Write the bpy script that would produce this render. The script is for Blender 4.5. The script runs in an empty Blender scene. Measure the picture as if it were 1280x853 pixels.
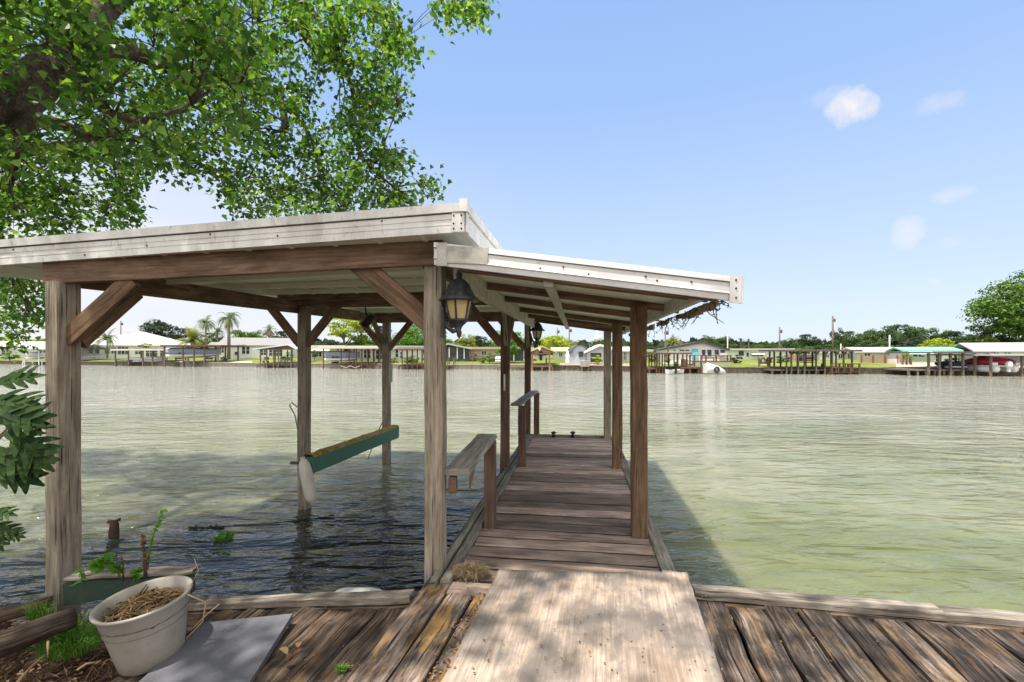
import bpy, bmesh, math, random
from mathutils import Vector as V, Matrix, Quaternion, noise as mnoise
C = bpy.context.scene.collection
R = random.Random(7)
rad = math.radians
F_PX, HX, HY, EYE, WATER = 600.0, 640.0, 441.0, 1.4, -0.54

# ---- coordinate frames: dock frame D, shore-deck frame S, sight lines I / ground points G
def D(u, v, z): return V((.9903*u+.1392*v, -.1392*u+.9903*v, z))
def S(a, b, z): return V((.9789*a+.2045*b, -.2045*a+.9789*b, z))
def I(px, py, Y): return V(((px-HX)*Y/F_PX, Y, EYE-(py-HY)*Y/F_PX))
def G(px, py, z): return I(px, py, F_PX*(EYE-z)/(py-HY))

# ---- node helper
class NT:
    def __init__(s, m): s.t = m.node_tree; s.n = s.t.nodes; s.l = s.t.links
    def __call__(s, typ, ins=None, **kw):
        n = s.n.new('ShaderNode'+typ)
        for k, v in kw.items(): setattr(n, k, v)
        for k, v in (ins or {}).items():
            i = n.inputs[k]
            if hasattr(v, 'is_output') or isinstance(v, bpy.types.NodeSocket): s.l.new(v, i)
            else: i.default_value = v
        return n
    def ramp(s, fac, stops, interp='LINEAR'):
        n = s.n.new('ShaderNodeValToRGB'); s.l.new(fac, n.inputs[0]); e = n.color_ramp
        e.interpolation = interp
        while len(e.elements) < len(stops): e.elements.new(.5)
        for el, (p, c) in zip(e.elements, stops):
            el.position = p; el.color = (*c, 1) if len(c) == 3 else c
        return n.outputs[0]
    def mix(s, fac, a, b, mode='MIX'):
        n = s.n.new('ShaderNodeMix'); n.data_type = 'RGBA'; n.blend_type = mode
        for sock, v in ((n.inputs[0], fac), (n.inputs[6], a), (n.inputs[7], b)):
            if isinstance(v, bpy.types.NodeSocket): s.l.new(v, sock)
            elif isinstance(v, (int, float)): sock.default_value = v
            else: sock.default_value = (*v, 1) if len(v) == 3 else v
        return n.outputs[2]
    def math(s, op, a, b=0.0, clamp=False):
        n = s.n.new('ShaderNodeMath'); n.operation = op; n.use_clamp = clamp
        for sock, v in ((n.inputs[0], a), (n.inputs[1], b)):
            if isinstance(v, bpy.types.NodeSocket): s.l.new(v, sock)
            else: sock.default_value = v
        return n.outputs[0]

def newmat(name):
    m = bpy.data.materials.new(name); m.use_nodes = True
    t = NT(m); b = t.n['Principled BSDF']
    return m, t, b

def g3(x): return (x, x, x)

def wood(name, dark, mid, light, across=16, along=.9, blotch=.55, bump=.35, crack=.5, rough=.85,
         black=None, tint=None, tint_amt=0., isl=.35):
    """weathered timber: streaks run along the UV u axis (metres along the piece)"""
    m, t, b = newmat(name)
    uv = t('TexCoord').outputs['UV']
    mp = t('Mapping', {'Vector': uv, 'Scale': (along, across, 1)}).outputs[0]
    n1 = t('TexNoise', {'Vector': mp, 'Scale': 3.0, 'Detail': 8, 'Roughness': .68, 'Distortion': .35}).outputs[0]
    mp2 = t('Mapping', {'Vector': uv, 'Scale': (1.2, 3, 1)}).outputs[0]
    n2 = t('TexNoise', {'Vector': mp2, 'Scale': 2.2, 'Detail': 5, 'Roughness': .6}).outputs[0]
    mp3 = t('Mapping', {'Vector': uv, 'Scale': (along*1.1, across*2.1, 1), 'Location': (3, 7, 0)}).outputs[0]
    n3 = t('TexNoise', {'Vector': mp3, 'Scale': 2.2, 'Detail': 4, 'Roughness': .55, 'Distortion': .2}).outputs[0]
    col = t.ramp(n1, [(.3, dark), (.5, mid), (.7, light)])
    bl = t.ramp(n2, [(.36, g3(1-blotch)), (.66, g3(1.12))])
    col = t.mix(1, col, bl, 'MULTIPLY')
    if tint:
        mp4 = t('Mapping', {'Vector': uv, 'Scale': (1.6, 5, 1), 'Location': (11, 2, 0)}).outputs[0]
        n4 = t('TexNoise', {'Vector': mp4, 'Scale': 2.0, 'Detail': 6, 'Roughness': .65}).outputs[0]
        col = t.mix(t.ramp(n4, [(.5, g3(0)), (.62, g3(tint_amt))]), col, tint)
    if black:
        mp5 = t('Mapping', {'Vector': uv, 'Scale': (1.1, 6, 1), 'Location': (5, 31, 0)}).outputs[0]
        n5 = t('TexNoise', {'Vector': mp5, 'Scale': 2.6, 'Detail': 8, 'Roughness': .72}).outputs[0]
        col = t.mix(t.ramp(n5, [(.5, g3(0)), (.6, g3(black))]), col, (.028, .024, .022))
    kv = t('TexVoronoi', {'Vector': t('Mapping', {'Vector': uv, 'Scale': (2.1, 6.5, 1)}).outputs[0], 'Scale': 1., 'Randomness': 1.})
    kd = t.math('ADD', kv.outputs['Distance'], t.math('MULTIPLY', t('SeparateColor', {0: kv.outputs['Color']}).outputs[0], .16))
    col = t.mix(t.ramp(kd, [(.085, g3(.75)), (.13, g3(.25)), (.2, g3(0))]), col, tuple(k*.45 for k in dark))
    ck = t.ramp(n3, [(.345, g3(max(.05, 1-crack*1.25))), (.41, g3(1))])
    col = t.mix(1, col, ck, 'MULTIPLY')
    ri = t('NewGeometry').outputs['Random Per Island']
    col = t.mix(1, col, t.ramp(ri, [(0, g3(1-isl)), (1, g3(1+isl*.6))]), 'MULTIPLY')
    t.l.new(col, b.inputs['Base Color'])
    b.inputs['Roughness'].default_value = rough
    b.inputs['Specular IOR Level'].default_value = .25
    h = t.math('ADD', t.math('MULTIPLY', n1, .6), t.math('MULTIPLY', ck, .6))
    bp = t('Bump', {'Height': h, 'Strength': bump, 'Distance': .006})
    t.l.new(bp.outputs[0], b.inputs['Normal'])
    return m

def paint(name, col, rough=.6, dirt=.25, dirtcol=(.16, .14, .11), scale=3., metal=0., spec=.4, bump=0., coords='Object', streak=1.):
    m, t, b = newmat(name)
    co = t('TexCoord').outputs[coords]
    mp = t('Mapping', {'Vector': co, 'Scale': (scale, scale, scale*streak)}).outputs[0]
    n1 = t('TexNoise', {'Vector': mp, 'Scale': 1.6, 'Detail': 8, 'Roughness': .68}).outputs[0]
    n2 = t('TexNoise', {'Vector': mp, 'Scale': 14, 'Detail': 4, 'Roughness': .6}).outputs[0]
    c = t.mix(t.ramp(n1, [(.45, g3(0)), (.75, g3(dirt))]), col, dirtcol)
    c = t.mix(t.ramp(n2, [(.58, g3(0)), (.72, g3(dirt*.7))]), c, dirtcol)
    t.l.new(c, b.inputs['Base Color'])
    b.inputs['Roughness'].default_value = rough; b.inputs['Metallic'].default_value = metal
    b.inputs['Specular IOR Level'].default_value = spec
    if bump:
        bp = t('Bump', {'Height': n2, 'Strength': bump, 'Distance': .01}); t.l.new(bp.outputs[0], b.inputs['Normal'])
    return m

def leafmat(name, cols, trans=.35, rough=.45, tcol=None, spec=.35):
    m, t, b = newmat(name)
    ri = t('NewGeometry').outputs['Random Per Island']
    n = len(cols)
    c = t.ramp(ri, [(i/(n-1), k) for i, k in enumerate(cols)])
    t.l.new(c, b.inputs['Base Color']); b.inputs['Roughness'].default_value = rough
    b.inputs['Specular IOR Level'].default_value = spec
    tr = t('BsdfTranslucent')
    t.l.new(t.mix(1, c, tcol or (1.9, 2.0, .9), 'MULTIPLY'), tr.inputs[0])
    mx = t('MixShader', {0: trans}); t.l.new(b.outputs[0], mx.inputs[1]); t.l.new(tr.outputs[0], mx.inputs[2])
    t.l.new(mx.outputs[0], t.n['Material Output'].inputs[0])
    return m

# ---- mesh builder
class MB:
    def __init__(s): s.v = []; s.f = []; s.uv = []; s.sm = []; s.mi = []
    def face(s, ids, uvs=None, smooth=False, mi=0):
        s.f.append(ids); s.uv.append(uvs or [(0, 0)]*len(ids)); s.sm.append(smooth); s.mi.append(mi)
    def poly(s, pts, uvs=None, smooth=False, mi=0):
        i = len(s.v); s.v += [V(p) for p in pts]; s.face(list(range(i, i+len(pts))), uvs, smooth, mi)
    def loft(s, rings, uvl=None, closed=True, caps=True, smooth=False, per=None):
        """rings of equal point count; uv: u along, v perimeter metres"""
        n = len(rings[0]); base = len(s.v); L = 0; Ls = [0]
        for a, b in zip(rings, rings[1:]):
            L += (sum(b, V((0,0,0)))/n - sum(a, V((0,0,0)))/n).length; Ls.append(L)
        if per is None:
            per = [0]
            r = rings[0]
            for k in range(n): per.append(per[-1]+(r[(k+1) % n]-r[k]).length)
        ou, ov = uvl or (R.uniform(0, 40), R.uniform(0, 40))
        for r in rings: s.v += [V(p) for p in r]
        for i in range(len(rings)-1):
            for k in range(n if closed else n-1):
                a = base+i*n+k; b = base+i*n+(k+1) % n
                s.face([a, b, b+n, a+n], [(ou+Ls[i], ov+per[k]), (ou+Ls[i], ov+per[k+1]), (ou+Ls[i+1], ov+per[k+1]), (ou+Ls[i+1], ov+per[k])], smooth)
        if caps and closed:
            for r, ii in ((rings[0], 0), (rings[-1], len(rings)-1)):
                c = sum(r, V((0,0,0)))/n
                ids = [base+ii*n+k for k in range(n)]
                uvs = [(ou+(p-c).x*.25+ii, ov+(p-c).z*1.+(p-c).y) for p in r]
                if ii == 0: ids.reverse(); uvs.reverse()
                s.face(ids, uvs)
    def bar(s, p0, p1, w, h, up=(0, 0, 1), ch=.004, seg=1, jit=0., cut0=None, cut1=None, taper=1.):
        p0, p1 = V(p0), V(p1); d = (p1-p0).normalized(); up = V(up)
        if abs(d.dot(up)) > .98: up = V((0, 1, 0)) if abs(d.y) < .9 else V((1, 0, 0))
        sd = d.cross(up).normalized(); u = sd.cross(d).normalized()
        ch = min(ch, w*.3, h*.3)
        hw, hh = w/2, h/2
        prof = [(-hw+ch, -hh), (hw-ch, -hh), (hw, -hh+ch), (hw, hh-ch), (hw-ch, hh), (-hw+ch, hh), (-hw, hh-ch), (-hw, -hh+ch)]
        rings = []
        for i in range(seg+1):
            q = p0.lerp(p1, i/seg); k = 1+(taper-1)*i/seg
            jx, jy = (R.gauss(0, jit), R.gauss(0, jit)) if jit else (0, 0)
            rings.append([q+sd*(x*k+jx+(R.gauss(0, jit*.4) if jit else 0))+u*(y*k+jy+(R.gauss(0, jit*.3) if jit else 0)) for x, y in prof])
        s.loft(rings)
    def box(s, c, sx, sy, sz, ch=.003):
        c = V(c); s.bar(c-V((sx/2, 0, 0)), c+V((sx/2, 0, 0)), sy, sz, ch=ch)
    def tube(s, pts, rads, n=8, caps=True, smooth=True, jit=0.):
        pts = [V(p) for p in pts]
        if not hasattr(rads, '__len__'): rads = [rads]*len(pts)
        rings = []; d0 = (pts[1]-pts[0]).normalized()
        ref = V((0, 0, 1)) if abs(d0.z) < .9 else V((1, 0, 0))
        sd = d0.cross(ref).normalized()
        for i, p in enumerate(pts):
            d = ((pts[min(i+1, len(pts)-1)]-pts[max(i-1, 0)])).normalized()
            sd = (sd-d*sd.dot(d)).normalized(); u = d.cross(sd)
            rings.append([p+(sd*math.cos(a)+u*math.sin(a))*rads[i]*(1+(R.gauss(0, jit) if jit else 0)) for a in [2*math.pi*k/n for k in range(n)]])
        s.loft(rings, caps=caps, smooth=smooth)
    def lathe(s, prof, M=None, n=24, smooth=True, caps=False, sx=1., sy=1.):
        M = M or Matrix()
        rings = [[M @ V((r*sx*math.cos(2*math.pi*k/n), r*sy*math.sin(2*math.pi*k/n), z)) for k in range(n)] for r, z in prof]
        s.loft(rings, caps=caps, smooth=smooth)
    def grid(s, fn, nu, nv, smooth=True, uvs=1.):
        b = len(s.v)
        for j in range(nv+1):
            for i in range(nu+1): s.v.append(V(fn(i/nu, j/nv)))
        for j in range(nv):
            for i in range(nu):
                a = b+j*(nu+1)+i
                s.face([a, a+1, a+nu+2, a+nu+1], [(i/nu*uvs, j/nv*uvs), ((i+1)/nu*uvs, j/nv*uvs), ((i+1)/nu*uvs, (j+1)/nv*uvs), (i/nu*uvs, (j+1)/nv*uvs)], smooth)
    def ball(s, c, rx, ry, rz, n=10, m=7, jit=0.):
        c = V(c); prof = []
        rings = []
        for j in range(m+1):
            a = -math.pi/2+math.pi*j/m
            r, z = max(math.cos(a), .02), math.sin(a)
            rings.append([c+V((rx*r*math.cos(2*math.pi*k/n), ry*r*math.sin(2*math.pi*k/n), rz*z))*(1+(R.gauss(0, jit) if jit else 0)) for k in range(n)])
        s.loft(rings, smooth=True)
    def build(s, name, mat, parent=None, org=None):
        """vertices are in world axes; org = world origin of the object (for a child: its thing's origin)"""
        me = bpy.data.meshes.new(name)
        if parent is not None:
            o0 = world_org(parent)
        else: o0 = V(org) if org is not None else V((0, 0, 0))
        me.from_pydata([tuple(p-o0) for p in s.v], [], s.f)
        uvl = me.uv_layers.new(name='UVMap')
        flat = [c for f in s.uv for q in f for c in q]
        uvl.data.foreach_set('uv', flat)
        me.polygons.foreach_set('use_smooth', s.sm)
        for m in (mat if isinstance(mat, (list, tuple)) else [mat]): me.materials.append(m)
        if any(s.mi): me.polygons.foreach_set('material_index', s.mi)
        me.update()
        o = bpy.data.objects.new(name, me); C.objects.link(o)
        if parent is not None: o.parent = parent
        else: o.location = o0
        return o

def world_org(o):
    p = V(o.location)
    while o.parent: o = o.parent; p = p+V(o.location)
    return p
def tag(o, label, cat, group=None):
    o['label'] = label; o['category'] = cat
    if group: o['group'] = group
    return o
def thing(name, label, cat, loc=(0, 0, 0), group=None):
    o = bpy.data.objects.new(name, None); C.objects.link(o); o.location = V(loc); o.empty_display_size = .2
    return tag(o, label, cat, group)
def struct(o, kind='structure'): o['kind'] = kind; return o
def part(name, mat, parent, *fns):
    """one mesh part from calls like ('bar', p0, p1, w, h)"""
    mb = MB()
    for f in fns:
        kw = f[-1] if isinstance(f[-1], dict) else {}
        a = f[1:-1] if kw else f[1:]
        getattr(mb, f[0])(*a, **kw)
    return mb.build(name, mat, parent)
def dup(o, parent=None):
    c = o.copy(); C.objects.link(c)
    if parent is not None: c.parent = parent
    for ch in list(o.children): dup(ch, c)
    return c
# ---- materials
M = {}
M['post'] = wood('weathered_post_wood', (.17,.135,.098), (.335,.28,.215), (.46,.405,.335), across=14, blotch=.4, crack=.65)
M['post_brown'] = wood('brown_post_wood', (.115,.066,.038), (.21,.128,.078), (.32,.22,.145), across=13, blotch=.4, crack=.45)
M['beam'] = wood('beam_wood', (.135,.078,.048), (.235,.15,.10), (.34,.24,.175), across=11, blotch=.45, crack=.4)
M['deck'] = wood('dock_board_wood', (.38,.265,.205), (.49,.365,.29), (.59,.475,.395), across=11, blotch=.38, crack=.35, black=.4, isl=.58)
M['kerb'] = wood('grey_kerb_wood', (.13,.12,.09), (.27,.25,.20), (.42,.39,.32), across=15, blotch=.5, crack=.6, black=.3)
M['rail'] = wood('grey_rail_wood', (.17,.15,.13), (.31,.285,.26), (.46,.43,.40), across=12, blotch=.35, crack=.5)
M['rot'] = wood('rotting_deck_wood', (.028,.021,.017), (.125,.094,.076), (.40,.335,.28), across=17, along=.7, blotch=.7, crack=.85, black=.85, bump=.8, tint=(.23,.14,.06), tint_amt=.55, isl=.4)
M['rot_left'] = wood('brown_rotting_deck_wood', (.026,.018,.013), (.115,.08,.06), (.30,.235,.185), across=15, along=.7, blotch=.7, crack=.8, black=.7, bump=.8, tint=(.20,.11,.05), tint_amt=.45, isl=.35)
M['ramp'] = wood('ramp_board_wood', (.075,.055,.042), (.245,.185,.145), (.47,.385,.31), across=12, along=.8, blotch=.65, crack=.7, black=.8, bump=.7, tint=(.40,.22,.06), tint_amt=.75, isl=.3)
M['cap'] = wood('grey_cap_wood', (.12,.10,.08), (.28,.24,.20), (.45,.40,.34), across=13, blotch=.5, crack=.6, black=.4)
M['bunk_side'] = paint('green_beam_paint', (.06,.18,.12), .7, .45, (.10,.09,.05), 4)
def moss_mat():
    m, t, b = newmat('moss_covered_wood')
    co = t('TexCoord').outputs['Object']
    n1 = t('TexNoise', {'Vector': co, 'Scale': 5, 'Detail': 6, 'Roughness': .7}).outputs[0]
    n2 = t('TexNoise', {'Vector': co, 'Scale': 30, 'Detail': 5, 'Roughness': .7}).outputs[0]
    c = t.ramp(n1, [(.36, (.07,.06,.012)), (.46, (.32,.22,.025)), (.54, (.44,.28,.06)), (.64, (.40,.31,.22))])
    c = t.mix(1, c, t.ramp(n2, [(.3, g3(.5)), (.7, g3(1.3))]), 'MULTIPLY')
    t.l.new(c, b.inputs['Base Color']); b.inputs['Roughness'].default_value = .95
    t.l.new(t('Bump', {'Height': n2, 'Strength': .8, 'Distance': .02}).outputs[0], b.inputs['Normal'])
    return m
M['moss'] = moss_mat()
def ply_mat():
    m, t, b = newmat('weathered_plywood')
    uv = t('TexCoord').outputs['UV']
    g = t('TexNoise', {'Vector': t('Mapping', {'Vector': uv, 'Scale': (.9, 22, 1)}).outputs[0], 'Scale': 3, 'Detail': 8, 'Roughness': .7, 'Distortion': .4}).outputs[0]
    w = t('TexWave', {'Vector': t('Mapping', {'Vector': uv, 'Scale': (.35, 1.6, 1)}).outputs[0], 'Scale': 1.5, 'Distortion': 14, 'Detail': 3, 'Detail Scale': .7}).outputs[1]
    bl = t('TexNoise', {'Vector': t('Mapping', {'Vector': uv, 'Scale': (1.5, 2.4, 1)}).outputs[0], 'Scale': 1.6, 'Detail': 7, 'Roughness': .65}).outputs[0]
    sp = t('TexNoise', {'Vector': uv, 'Scale': 42, 'Detail': 3, 'Roughness': .6}).outputs[0]
    vo = t('TexVoronoi', {'Vector': uv, 'Scale': 7.5, 'Randomness': 1.}); kd = t.math('ADD', vo.outputs['Distance'], t.math('MULTIPLY', t('SeparateColor', {0: vo.outputs['Color']}).outputs[0], .09))
    c = t.ramp(g, [(.28, (.16,.125,.10)), (.48, (.36,.29,.235)), (.70, (.57,.485,.41))])
    c = t.mix(t.math('MULTIPLY', w, .22), c, (.50,.33,.20))
    c = t.mix(t.ramp(bl, [(.40, g3(0)), (.56, g3(.85))]), c, (.155,.138,.125))
    c = t.mix(t.ramp(bl, [(.24, g3(.5)), (.36, g3(0))]), c, (.52,.34,.20))
    c = t.mix(t.ramp(sp, [(.71, g3(0)), (.74, g3(.8))]), c, (.05,.04,.035))
    c = t.mix(t.ramp(kd, [(.075, g3(.9)), (.095, g3(0))]), c, (.05,.04,.035))
    t.l.new(c, b.inputs['Base Color']); b.inputs['Roughness'].default_value = .82
    b.inputs['Specular IOR Level'].default_value = .25
    t.l.new(t('Bump', {'Height': g, 'Strength': .35, 'Distance': .006}).outputs[0], b.inputs['Normal'])
    return m
M['ply'] = ply_mat()
M['white'] = paint('white_painted_aluminium', (.80,.79,.76), .45, .75, (.30,.27,.22), 2.2, streak=.5)
M['white2'] = paint('grey_white_aluminium_trim', (.70,.69,.685), .4, .35, (.25,.23,.2), 2.0, metal=.15)
M['dirtywhite'] = paint('mildewed_white_trim', (.52,.50,.45), .7, .6, (.10,.085,.065), 7)
M['ceil'] = paint('white_roof_underside', (.78,.79,.70), .6, .25, (.40,.42,.30), 1.2)
M['gap_shade'] = paint('black_gap_shade', (.022,.018,.015), .95, .2)
M['seam'] = paint('dark_joint', (.09,.075,.06), .9, .3)
M['tin'] = paint('roof_sheet_metal', (.62,.62,.60), .5, .4, (.3,.27,.22), 1.5)
M['black'] = paint('black_cast_metal', (.022,.023,.027), .5, .6, (.14,.14,.15), 18, spec=.5, bump=.3)
M['blackp'] = paint('dull_black_paint', (.02,.02,.022), .6, .3, (.07,.07,.07), 8)
def amber():
    m, t, b = newmat('amber_glass')
    n = t('TexNoise', {'Vector': t('TexCoord').outputs['Object'], 'Scale': 9, 'Detail': 4}).outputs[0]
    t.l.new(t.ramp(n, [(.3, (.66,.44,.15)), (.7, (.80,.62,.32))]), b.inputs['Base Color'])
    b.inputs['Roughness'].default_value = .35; b.inputs['Transmission Weight'].default_value = .25
    return m
M['amber'] = amber()
M['rope'] = paint('old_rope', (.36,.33,.28), .95, .4, scale=20)
M['fender'] = paint('dirty_white_vinyl', (.66,.62,.56), .6, .45, (.24,.19,.13), 7, streak=.4)
M['plastic'] = paint('white_plastic', (.42,.43,.43), .5, .35, (.35,.36,.3), 4)
M['pot'] = paint('dirty_beige_plastic', (.34,.315,.27), .6, .6, (.20,.17,.13), 3.5, spec=.3)
M['pot_line'] = paint('pot_groove', (.16,.13,.11), .8, .4)
M['slab'] = paint('blue_grey_slab', (.115,.118,.135), .8, .35, (.20,.195,.19), 3, bump=.25, spec=.25)
def soil_mat(name, a, b_, c_):
    m, t, b = newmat(name)
    co = t('TexCoord').outputs['Object']
    n1 = t('TexNoise', {'Vector': co, 'Scale': 9, 'Detail': 8, 'Roughness': .75}).outputs[0]
    n2 = t('TexNoise', {'Vector': co, 'Scale': 55, 'Detail': 5, 'Roughness': .7}).outputs[0]
    c = t.ramp(n1, [(.35, a), (.5, b_), (.68, c_)])
    c = t.mix(1, c, t.ramp(n2, [(.3, g3(.45)), (.7, g3(1.4))]), 'MULTIPLY')
    t.l.new(c, b.inputs['Base Color']); b.inputs['Roughness'].default_value = 1
    b.inputs['Specular IOR Level'].default_value = .1
    t.l.new(t('Bump', {'Height': n2, 'Strength': 1., 'Distance': .03}).outputs[0], b.inputs['Normal'])
    return m
M['soil'] = soil_mat('dark_leaf_soil', (.02,.013,.009), (.055,.035,.022), (.13,.085,.05))
M['straw'] = leafmat('dry_straw', [(.10,.06,.03), (.26,.16,.08), (.42,.29,.16), (.50,.40,.27)], .15, .8)
M['litter'] = leafmat('brown_leaf_litter', [(.05,.025,.015), (.12,.06,.035), (.20,.10,.05), (.28,.19,.11)], .15, .8)
M['grassblade'] = leafmat('grass_blades', [(.05,.12,.015), (.08,.20,.025), (.13,.27,.04), (.20,.28,.07)], .35, .5)
M['weed'] = leafmat('weed_leaves', [(.07,.17,.02), (.11,.26,.03), (.18,.34,.04)], .4, .45)
M['deadstem'] = paint('dead_brown_stem', (.075,.045,.035), .9, .4, (.2,.13,.08), 20)
M['greenstem'] = paint('green_stem', (.10,.18,.04), .7, .2, scale=20)
M['oakleaf'] = leafmat('dark_lobed_leaf', [(.012,.03,.009), (.022,.05,.014), (.035,.07,.02), (.06,.10,.03)], .2, .6, None, .12)
M['treeleaf'] = leafmat('poplar_leaf', [(.020,.052,.010), (.038,.088,.016), (.066,.138,.022), (.11,.20,.03), (.22,.29,.05)], .46, .4, (1.6, 1.9, .6))
M['bark'] = soil_mat('grey_brown_bark', (.05,.038,.030), (.13,.10,.08), (.25,.20,.16))
M['algae'] = paint('green_algae_wood', (.028,.06,.045), .9, .6, (.10,.075,.04), 9, bump=.4)
M['nest'] = leafmat('dry_root_fibre', [(.12,.085,.05), (.24,.18,.11), (.36,.28,.18)], .1, .9)
M['vine'] = leafmat('dead_vine', [(.035,.028,.018), (.08,.06,.035), (.07,.09,.03)], .2, .8)
M['rottrim'] = paint('rotten_eave_trim', (.34,.27,.19), .9, .95, (.03,.026,.02), 9)

def water_mat():
    m, t, b = newmat('lake_water')
    co = t('TexCoord').outputs['Object']
    def nz(sc, rot, scale, det, dist=0.):
        mp = t('Mapping', {'Vector': co, 'Scale': sc, 'Rotation': (0, 0, rot)}).outputs[0]
        return t('TexNoise', {'Vector': mp, 'Scale': scale, 'Detail': det, 'Roughness': .55, 'Distortion': dist}).outputs[0]
    a = nz((.62, 1.5, 1), rad(-14), 1.75, 2, .7)
    bb = nz((.55, 1.6, 1), rad(10), 4.6, 3, .6)
    c = nz((.8, 1.6, 1), rad(14), 13, 3, .3)
    h = t.math('ADD', t.math('ADD', t.math('MULTIPLY', a, 1.), t.math('MULTIPLY', bb, .27)), t.math('MULTIPLY', c, .05))
    bp = t('Bump', {'Height': h, 'Strength': 1., 'Distance': t.math('MULTIPLY', t.ramp(nz((.5, 1, 1), rad(-25), .22, 3, .6), [(.35, g3(.55)), (.62, g3(1.25))]), .20)})
    t.l.new(bp.outputs[0], b.inputs['Normal'])
    # silty mottling; near shade and far sky reflection are painted into the base tones
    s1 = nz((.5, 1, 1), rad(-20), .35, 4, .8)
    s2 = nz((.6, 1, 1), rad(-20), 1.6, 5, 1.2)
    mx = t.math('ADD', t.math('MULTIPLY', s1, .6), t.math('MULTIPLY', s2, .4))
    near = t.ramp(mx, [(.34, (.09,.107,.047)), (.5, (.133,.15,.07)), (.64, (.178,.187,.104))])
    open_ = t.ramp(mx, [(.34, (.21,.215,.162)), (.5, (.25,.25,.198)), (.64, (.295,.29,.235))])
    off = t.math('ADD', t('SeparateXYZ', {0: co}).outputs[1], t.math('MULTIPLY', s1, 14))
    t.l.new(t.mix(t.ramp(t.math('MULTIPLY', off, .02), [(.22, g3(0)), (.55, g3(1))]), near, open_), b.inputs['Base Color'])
    # roof and tree shade by the bulkhead, painted dark into the water, ragged edge
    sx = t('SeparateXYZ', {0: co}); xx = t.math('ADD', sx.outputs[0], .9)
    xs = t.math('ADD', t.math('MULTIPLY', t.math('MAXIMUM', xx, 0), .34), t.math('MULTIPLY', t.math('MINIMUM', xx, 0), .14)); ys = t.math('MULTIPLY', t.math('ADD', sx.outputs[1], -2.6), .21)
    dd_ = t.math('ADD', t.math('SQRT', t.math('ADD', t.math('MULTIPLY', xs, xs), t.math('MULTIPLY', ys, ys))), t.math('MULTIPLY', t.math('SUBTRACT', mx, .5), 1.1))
    shaded_silt = b.inputs['Base Color'].links[0].from_socket
    t.l.new(t.mix(t.ramp(dd_, [(.6, g3(1)), (1.15, g3(0))], 'EASE'), shaded_silt, (.017, .021, .015)), b.inputs['Base Color'])
    b.subsurface_method = 'BURLEY'; b.inputs['Subsurface Weight'].default_value = 1.; b.inputs['Subsurface Radius'].default_value = (.8, 1., .6); b.inputs['Subsurface Scale'].default_value = .3
    b.inputs['Roughness'].default_value = .055; b.inputs['IOR'].default_value = 1.33
    return m
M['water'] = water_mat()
# =============== water, near shore =================
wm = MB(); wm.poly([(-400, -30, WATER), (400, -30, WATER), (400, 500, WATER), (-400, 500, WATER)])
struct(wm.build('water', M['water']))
gm = MB()
def soil_z(a, b):
    z = -.12
    if a < -.9: z = -.13-.125*min(-.9-a, 2.6)
    z -= max(0, b-2.2)*.12*(1 if a < -1.4 else 0)
    return z
def soilf(s, t):
    a, b = -9+18*s, -9+11.93*t
    if b > 2.6 : b = 2.6+(b-2.6)*.55
    p = S(a, b, 0); z = soil_z(a, b)
    z += .05*mnoise.noise(V((a*2.3, b*2.3, 0)))+.02*mnoise.noise(V((a*9, b*9, 3)))
    return V((p.x, p.y, z-(.05 if a > -1.7 else 0)))
gm.grid(soilf, 150, 100)
ground = struct(gm.build('ground', M['soil']))
for ks, lb_ in ((range(0, 18), 'vertical plank bulkhead left of the near left post'), (range(23, 60), 'vertical plank bulkhead holding the shore below the right decking')):
    wall = MB()
    for k in ks:
        a = -9+.3*k
        b0 = 2.70+(.22 if a > -1.1 else max(-.10, .16+.11*(a+1.15)))
        wall.bar(S(a, b0-.02, -1.2), S(a, b0-.02, min(-.07, soil_z(a, 2.5)+.02)), .31, .05, up=(0, 1, 0), jit=.004, seg=3)
    tag(wall.build('bulkhead', M['cap'], org=S(-9+.3*ks[0], 2.7, -.1)), lb_, 'bulkhead')

# =============== the dock =================
dock = thing('dock', 'narrow boardwalk dock of weathered planks under the roof', 'dock', D(-.12, 2.9, 0))
mb = MB(); v = 2.72; 
while v < 7.97:
    w = .146+R.uniform(-.006, .006)
    dz = R.uniform(-.004, .003)
    mb.bar(D(-.765+R.uniform(-.006, .006), v+w/2+R.uniform(-.003, .003), -.02+dz), D(.515+R.uniform(-.006, .01), v+w/2+R.uniform(-.003, .003), -.02+dz+R.uniform(-.004, .004)), w, .04, seg=5, jit=.0018, ch=.005)
    v += w+.030+R.uniform(0, .008)
mb.build('deck_boards', M['deck'], dock)
part('gap_shade_sheet', M['gap_shade'], dock, ('poly', [D(-.75, 2.74, -.010), D(.505, 2.74, -.010), D(.505, 7.96, -.010), D(-.75, 7.96, -.010)]))  # black sheet below the boards, standing in for the shade in the gaps
part('kerb_board', M['kerb'], dock, ('bar', D(-.80, 2.8, -.015), D(-.795, 8.02, -.015), .06, .10, dict(seg=14, jit=.0014)))
part('stringer', M['kerb'], dock, ('bar', D(-.865, 2.75, -.03), D(-.845, 8.02, -.03), .035, .16, dict(seg=14, jit=.0016)),
     ('bar', D(-.925, 2.85, -.10), D(-.905, 8.02, -.10), .045, .16, dict(seg=14, jit=.0016)))
part('stringer', M['kerb'], dock, ('bar', D(.565, 2.95, -.045), D(.555, 7.98, -.045), .09, .12, dict(seg=14, jit=.0014)))
part('end_board', M['kerb'], dock, ('bar', D(-.80, 8.02, -.0), D(.52, 8.02, -.0), .05, .07, dict(seg=6, jit=.0014)))
part('joist', M['rot'], dock, ('bar', D(-.66, 2.8, -.10), D(-.66, 7.95, -.10), .05, .11), ('bar', D(-.12, 2.8, -.10), D(-.12, 7.95, -.10), .05, .11), ('bar', D(.42, 2.8, -.10), D(.42, 7.95, -.10), .05, .11))
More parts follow.
